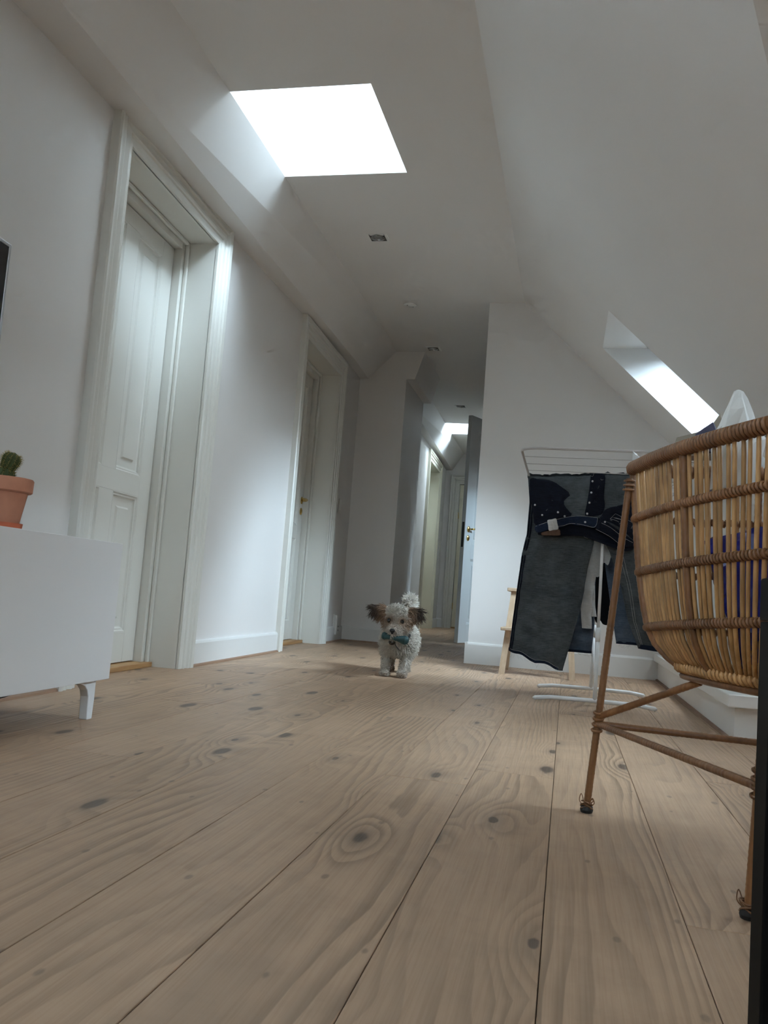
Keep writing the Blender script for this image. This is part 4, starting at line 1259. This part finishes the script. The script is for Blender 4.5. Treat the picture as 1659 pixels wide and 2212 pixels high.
# crumpled upright bag: ridged faces rising to an off-centre peak
def crumple(pts_rows, jitter, seed):
    rr = random.Random(seed)
    return [[Vector(p) + Vector((rr.uniform(-1, 1), rr.uniform(-1, 1), rr.uniform(-1, 1))) * jitter for p in r] for r in pts_rows]
prf = [(.0, .040), (.05, .042), (.09, .040), (.115, .034), (.145, .024), (.168, .013), (.181, .008), (.184, .002)]
rows = []
rr = random.Random(11)
for z, r in prf:
    row = []
    for k in range(12):
        a = 2*math.pi*k/12; kk = 1 + (.26 if k % 4 == 0 else -.12) + rr.uniform(-.12, .12)
        row.append(Vector((r*kk*math.cos(a) + .05*(z - .09), r*kk*.75*math.sin(a), z + (rr.uniform(-.006, .006) if 0 < z < .16 else 0))))
    row.append(row[0]); rows.append(row)
MB().grid(rows).build('bag_wall', M['paper'], wp)
kb = empty('paper_sleeve', (.235, 1.70, .62)); tag(kb, 'grey brown kraft paper sheet folded over the basket rim', 'paper')
KP = [PY(x, y, 1.69) for x, y in ((1446, 985), (1462, 945), (1505, 934), (1524, 925), (1540, 915), (1556, 893), (1566, 940), (1560, 985))]
kk_ = Vector((.235, 1.70, .62))
MB().prism([p - kk_ for p in KP], (.012, .05, 0)).build('sheet', M['kraft'], kb)
stc = empty('striped_cloth', (.27, 1.63, .62)); tag(stc, 'small dark striped cloth tucked between paper and basket rim', 'cloth')
SP = [PY(x, y, 1.655) for x, y in ((1500, 975), (1502, 938), (1520, 925), (1540, 912), (1548, 935), (1546, 975))]
MB().prism([p - Vector((.27, 1.63, .62)) for p in SP], (.006, .018, 0)).build('fold', M['striped'], stc)
wc = empty('white_cloth', (.15, 1.84, .70)); tag(wc, 'white cloth corner peeking over the far rim of the basket', 'cloth')
CP = [PY(x, y, 1.85) for x, y in ((1366, 992), (1367, 974), (1372, 982), (1379, 985), (1384, 996), (1378, 1008))]
MB().prism([p - Vector((.15, 1.84, .70)) for p in CP], (.010, .016, -.004)).build('fold', M['cotton_white'], wc)

# ------------------------------------------------------------------ the dog
DX, DY = -.842, 4.36
face_dir = math.atan2(.842, 4.36) * .75           # turned towards the viewer
dog = empty('dog', (DX, DY, 0), face_dir); tag(dog, 'small shaggy white dog with brown ears trotting along the plank floor', 'dog')
dm = MB()
def caps(pts, rs, n=10):
    for (a, b), (ra, rb) in zip(zip(pts, pts[1:]), zip(rs, rs[1:])):
        a, b = Vector(a), Vector(b)
        for k in range(7):
            t = k / 6; dm.ball(a.lerp(b, t), ra + (rb - ra)*t, n, 8)
dm.ball((.0, .05, .185), (.080, .09, .082)); dm.ball((0, .13, .195), (.080, .12, .078)); dm.ball((.005, .22, .20), (.080, .11, .078)); dm.ball((.01, .30, .198), (.078, .085, .082))
dm.ball((0, .01, .17), (.066, .05, .07))
caps([(0, .05, .22), (-.008, -.03, .285)], [.070, .058])
dm.ball((-.010, -.065, .300), (.063, .062, .060)); dm.ball((-.010, -.085, .266), (.062, .048, .042)); dm.ball((-.010, -.075, .330), (.046, .046, .036))
caps([(-.014, -.10, .248), (-.020, -.150, .232)], [.038, .027])
dm.ball((-.036, -.128, .226), (.021, .026, .020)); dm.ball((.000, -.130, .226), (.022, .026, .020))
dm.ball((-.018, -.115, .202), (.022, .026, .012))
# fore legs: left in the picture planted, the other striding
caps([(-.048, .04, .17), (-.052, .035, .10), (-.052, .005, .055), (-.053, -.006, .026)], [.036, .024, .020, .019])
dm.ball((-.053, -.022, .017), (.024, .034, .017))
caps([(.050, .04, .17), (.050, .02, .105), (.046, -.015, .06), (.038, -.035, .028)], [.038, .027, .023, .021])
dm.ball((.036, -.052, .020), (.025, .034, .019))
# hind legs with stifle forward and hock back
for s, dy in ((-1, .02), (1, -.03)):
    caps([(s*.045, .30 + dy, .18), (s*.052, .265 + dy, .115), (s*.048, .335 + dy, .075), (s*.046, .325 + dy, .022)], [.052, .036, .020, .018])
    dm.ball((s*.046, .305 + dy, .016), (.022, .034, .016))
# tail curled up over the back
caps([(.01, .37, .24), (.022, .405, .30), (.030, .39, .37), (.036, .345, .390), (.040, .31, .380)], [.022, .018, .018, .017, .012])
# ears: flaps thrown outwards by the trot
for s in (-1, 1):
    base = Vector((-.010 + s*.050, -.055, .338))
    tip = Vector((-.010 + s*.112, -.045, .334 if s > 0 else .342))
    for k in range(8):
        t = k/7; p = base.lerp(tip, t); dm.ball(p + Vector((0, 0, -.010*math.sin(t*2.5))), (.020, .010 + .004*math.sin(t*3), .019 + .010*math.sin(t*3)), 10, 8)
body = dm.build('body_source', None, None, recalc=False)
rmod = body.modifiers.new('merge', 'REMESH'); rmod.mode = 'VOXEL'; rmod.voxel_size = .0042
smod = body.modifiers.new('soften', 'SMOOTH'); smod.iterations = 4; smod.factor = .5
dg = bpy.context.evaluated_depsgraph_get(); dg.update()
bme = bpy.data.meshes.new_from_object(body.evaluated_get(dg)); bme.name = 'body'
bpy.data.objects.remove(body)
bme.materials.clear()
HC = Vector((-.010, -.065, .300))
EYES = [Vector((-.0435, -.122, .287)), Vector((.0215, -.122, .285))]
def fur_col(p):
    white = Vector((.74, .69, .61)); tan = Vector((.40, .25, .155)); dark = Vector((.060, .042, .034)); brown = Vector((.24, .15, .10))
    c = white.copy()
    if p.y < .03 and p.z > .255:
        ax = abs(p.x + .010)
        if ax > .046:                                        # ears and the hair below them
            f = min(1, (ax - .046) / .014)
            c = c.lerp(tan if rng.random() < .55 else brown, f)
            if ax > .088: c = c.lerp(dark, min(1, (ax - .088) / .025))
        for e in EYES:
            d = (p - e).length
            if d < .040: c = c.lerp(tan, min(1, 1.25 * (1 - d / .040)))
        if ax > .034 and p.z < .295: c = c.lerp(tan, .45)
        d = (p - Vector((-.02, -.155, .250))).length
        if d < .045: c = c.lerp(tan, .75 * (1 - d/.045))
    elif p.y < -.08 and p.z > .2:
        c = c.lerp(tan, .35)
    if p.z < .10: c = c.lerp(Vector((.46, .37, .29)), min(1, (.10 - p.z)/.08) * .55)
    return c * rng.uniform(.82, 1.08)
kd = NT('dog_coat')
at_ = kd.n('ShaderNodeAttribute', attribute_name='coat')
kd.out(kd.mix(kd.math('MULTIPLY', kd.noise(kd.coord(), 220, 2), .25), at_.outputs['Color'], (.35, .28, .22, 1)), .75, 0, .25)
M['coat'] = kd.mat
def setcol(me, cols):
    ca_ = me.color_attributes.new('coat', 'FLOAT_COLOR', 'POINT')
    ca_.data.foreach_set('color', np.asarray(cols, dtype=np.float32).ravel())
bme.materials.append(M['coat'])
setcol(bme, [(*(fur_col(v.co) * .8), 1) for v in bme.vertices])
bme.polygons.foreach_set('use_smooth', [True]*len(bme.polygons))
bobj = bpy.data.objects.new('body', bme); COL.objects.link(bobj); bobj.parent = dog
# coat of curved tapering locks
bme.calc_loop_triangles()
areas = np.array([p.area for p in bme.polygons]); pr = areas / areas.sum()
nr = np.random.default_rng(5)
idx = nr.choice(len(areas), 21000, p=pr)
FV, FF, FC = [], [], []
for pi in idx:
    pg = bme.polygons[int(pi)]
    vs = [bme.vertices[i].co for i in pg.vertices]
    w4_ = [rng.random() for _ in vs]; s_ = sum(w4_)
    p = sum((v * (w / s_) for v, w in zip(vs, w4_)), Vector())
    n = pg.normal
    ax = abs(p.x + .010)
    is_head = p.y < .0 and p.z > .215
    is_face = is_head and p.y < -.075 and ax < .050
    is_ear = p.y < .0 and p.z > .30 and ax > .052
    is_tail = p.y > .26 and p.z > .285
    if any((p - e).length < .0125 for e in EYES): continue
    if (p - Vector((-.021, -.178, .239))).length < .015: continue
    if is_face: L, lift, down = rng.uniform(.009, .020), .55, .35
    elif is_ear: L, lift, down = rng.uniform(.026, .052), .22, .55
    elif is_tail: L, lift, down = rng.uniform(.030, .052), .9, .25
    elif is_head: L, lift, down = rng.uniform(.016, .034), .5, .7
    elif p.z < .05: L, lift, down = rng.uniform(.007, .014), .55, .5
    elif p.z < .115: L, lift, down = rng.uniform(.011, .020), .5, .7
    else: L, lift, down = rng.uniform(.018, .040), .6, .7
    fl_dir = Vector((0, .35, -1.0)) * down
    jit_ = .22 if is_face or is_ear else .40
    if is_face:
        fl_dir = Vector(((p.x + .018) * 14, -.15, -.55 if p.z < .27 else .35)) * .8
    if is_ear: fl_dir = Vector((math.copysign(.50 if p.z < .338 else 1.0, p.x + .01), 0, -1.0 if p.z < .338 else -.12))
    if is_tail: fl_dir = Vector((rng.gauss(.3, .5), -.2, rng.gauss(.25, .4)))
    d = (n * lift + fl_dir + Vector((rng.gauss(0, jit_), rng.gauss(0, jit_), rng.gauss(0, jit_)))).normalized()
    bend = (Vector((0, .1, -1)) * (.5 if not is_tail else .15) + Vector((rng.gauss(0, .5), rng.gauss(0, .5), rng.gauss(0, .35)))) * .5
    u = d.orthogonal().normalized(); u = Quaternion(d, rng.uniform(0, 6.28)) @ u; v = d.cross(u)
    w0 = rng.uniform(.0009, .0018)
    P0, P1, P2, P3 = p - n*.001, p + d*L*.40, p + (d + bend*.4).normalized()*L*.75, p + (d + bend).normalized()*L
    for q in (P1, P2, P3):
        if q.z < .002: q.z = .002
    o = len(FV)
    for P, ww in ((P0, w0), (P1, w0*1.05), (P2, w0*.7)):
        FV += [P + u*ww, P + (v*.87 - u*.5)*ww, P + (-v*.87 - u*.5)*ww]
    FV.append(P3)
    for a in (0, 3):
        for k in range(3):
            l = (k+1) % 3; FF.append((o+a+k, o+a+l, o+a+3+l, o+a+3+k))
    FF += [(o+6, o+7, o+9), (o+7, o+8, o+9), (o+8, o+6, o+9)]
    c = fur_col(p + d*L*.5 if is_ear else p)
    FC += [(*c, 1)]*10
fme = bpy.data.meshes.new('fur'); fme.from_pydata([tuple(q) for q in FV], [], FF)
fme.materials.append(M['coat']); setcol(fme, FC)
fme.polygons.foreach_set('use_smooth', [True]*len(fme.polygons))
fob = bpy.data.objects.new('fur', fme); COL.objects.link(fob); fob.parent = dog; fob['kind'] = 'stuff'
M['eye'] = m_plain('dark_eye', (.008, .006, .005), .06, 0, .7)
M['nose'] = m_plain('black_nose', (.010, .009, .009), .35, 0, .5)
for e in EYES:
    MB().ball(e + Vector((0, .002, 0)), (.0112, .0090, .0112), 16, 10).build('eye', M['eye'], dog, True)
nz = MB(); nz.ball((-.021, -.179, .240), (.0140, .009, .0105), 16, 10); nz.ball((-.021, -.177, .231), (.007, .007, .009), 12, 8)
nz.build('nose', M['nose'], dog, True)
# collar with a hanging strap and round tag
col = MB().tube([(-.002 + .064*math.cos(t), -.018 + .064*math.sin(t) , .215 - .022*math.sin(-t)) for t in [2*math.pi*i/32 for i in range(32)]], .0055, 6, True)
cob = col.build('collar', M['rubber'], dog, True)
MB().tube(cr([(.010, -.092, .188), (-.006, -.100, .172), (.008, -.104, .152), (.022, -.102, .140)], 5), .0028, 6).build('strap', M['rubber'], cob, True)
tg = MB().ball((-.020, -.150, .180), (.017, .006, .013), 20, 10); tg.build('tag', M['eye'], cob, True)
# teal bone toy in the mouth
Mrot = Matrix.Rotation(face_dir, 3, 'Z')
tp_ = Vector((DX, DY, 0)) + Mrot @ Vector((-.006, -.160, .203))
toy = empty('dog_toy', tp_, face_dir); tag(toy, 'teal rubber bone toy held crosswise in the mouth of the dog', 'toy')
M['teal'] = m_plain('teal_rubber', (.022, .070, .074), .45, 0, .4, .2, 70)
tb = MB()
bone = [(-.068, .003), (-.066, .013), (-.058, .0185), (-.046, .0175), (-.034, .0135), (-.018, .0125), (0, .0125), (.016, .0135), (.030, .0175), (.042, .0215), (.056, .0220), (.066, .016), (.070, .004)]
P = [Vector((x, 0, -.010*x/.07)) for x, r in bone]
tb.tube(P, [r for x, r in bone], 18)
tob = tb.build('bone', M['teal'], toy, True)
for x, r in ((-.052, .0185), (.050, .0225)):
    MB().tube([Vector((x, 1.02*r*math.cos(t), 1.02*r*math.sin(t) - .0075*x/.05*.95)) for t in [2*math.pi*i/20 for i in range(20)]], .0018, 5, True).build('ridge', M['teal'], tob, True)
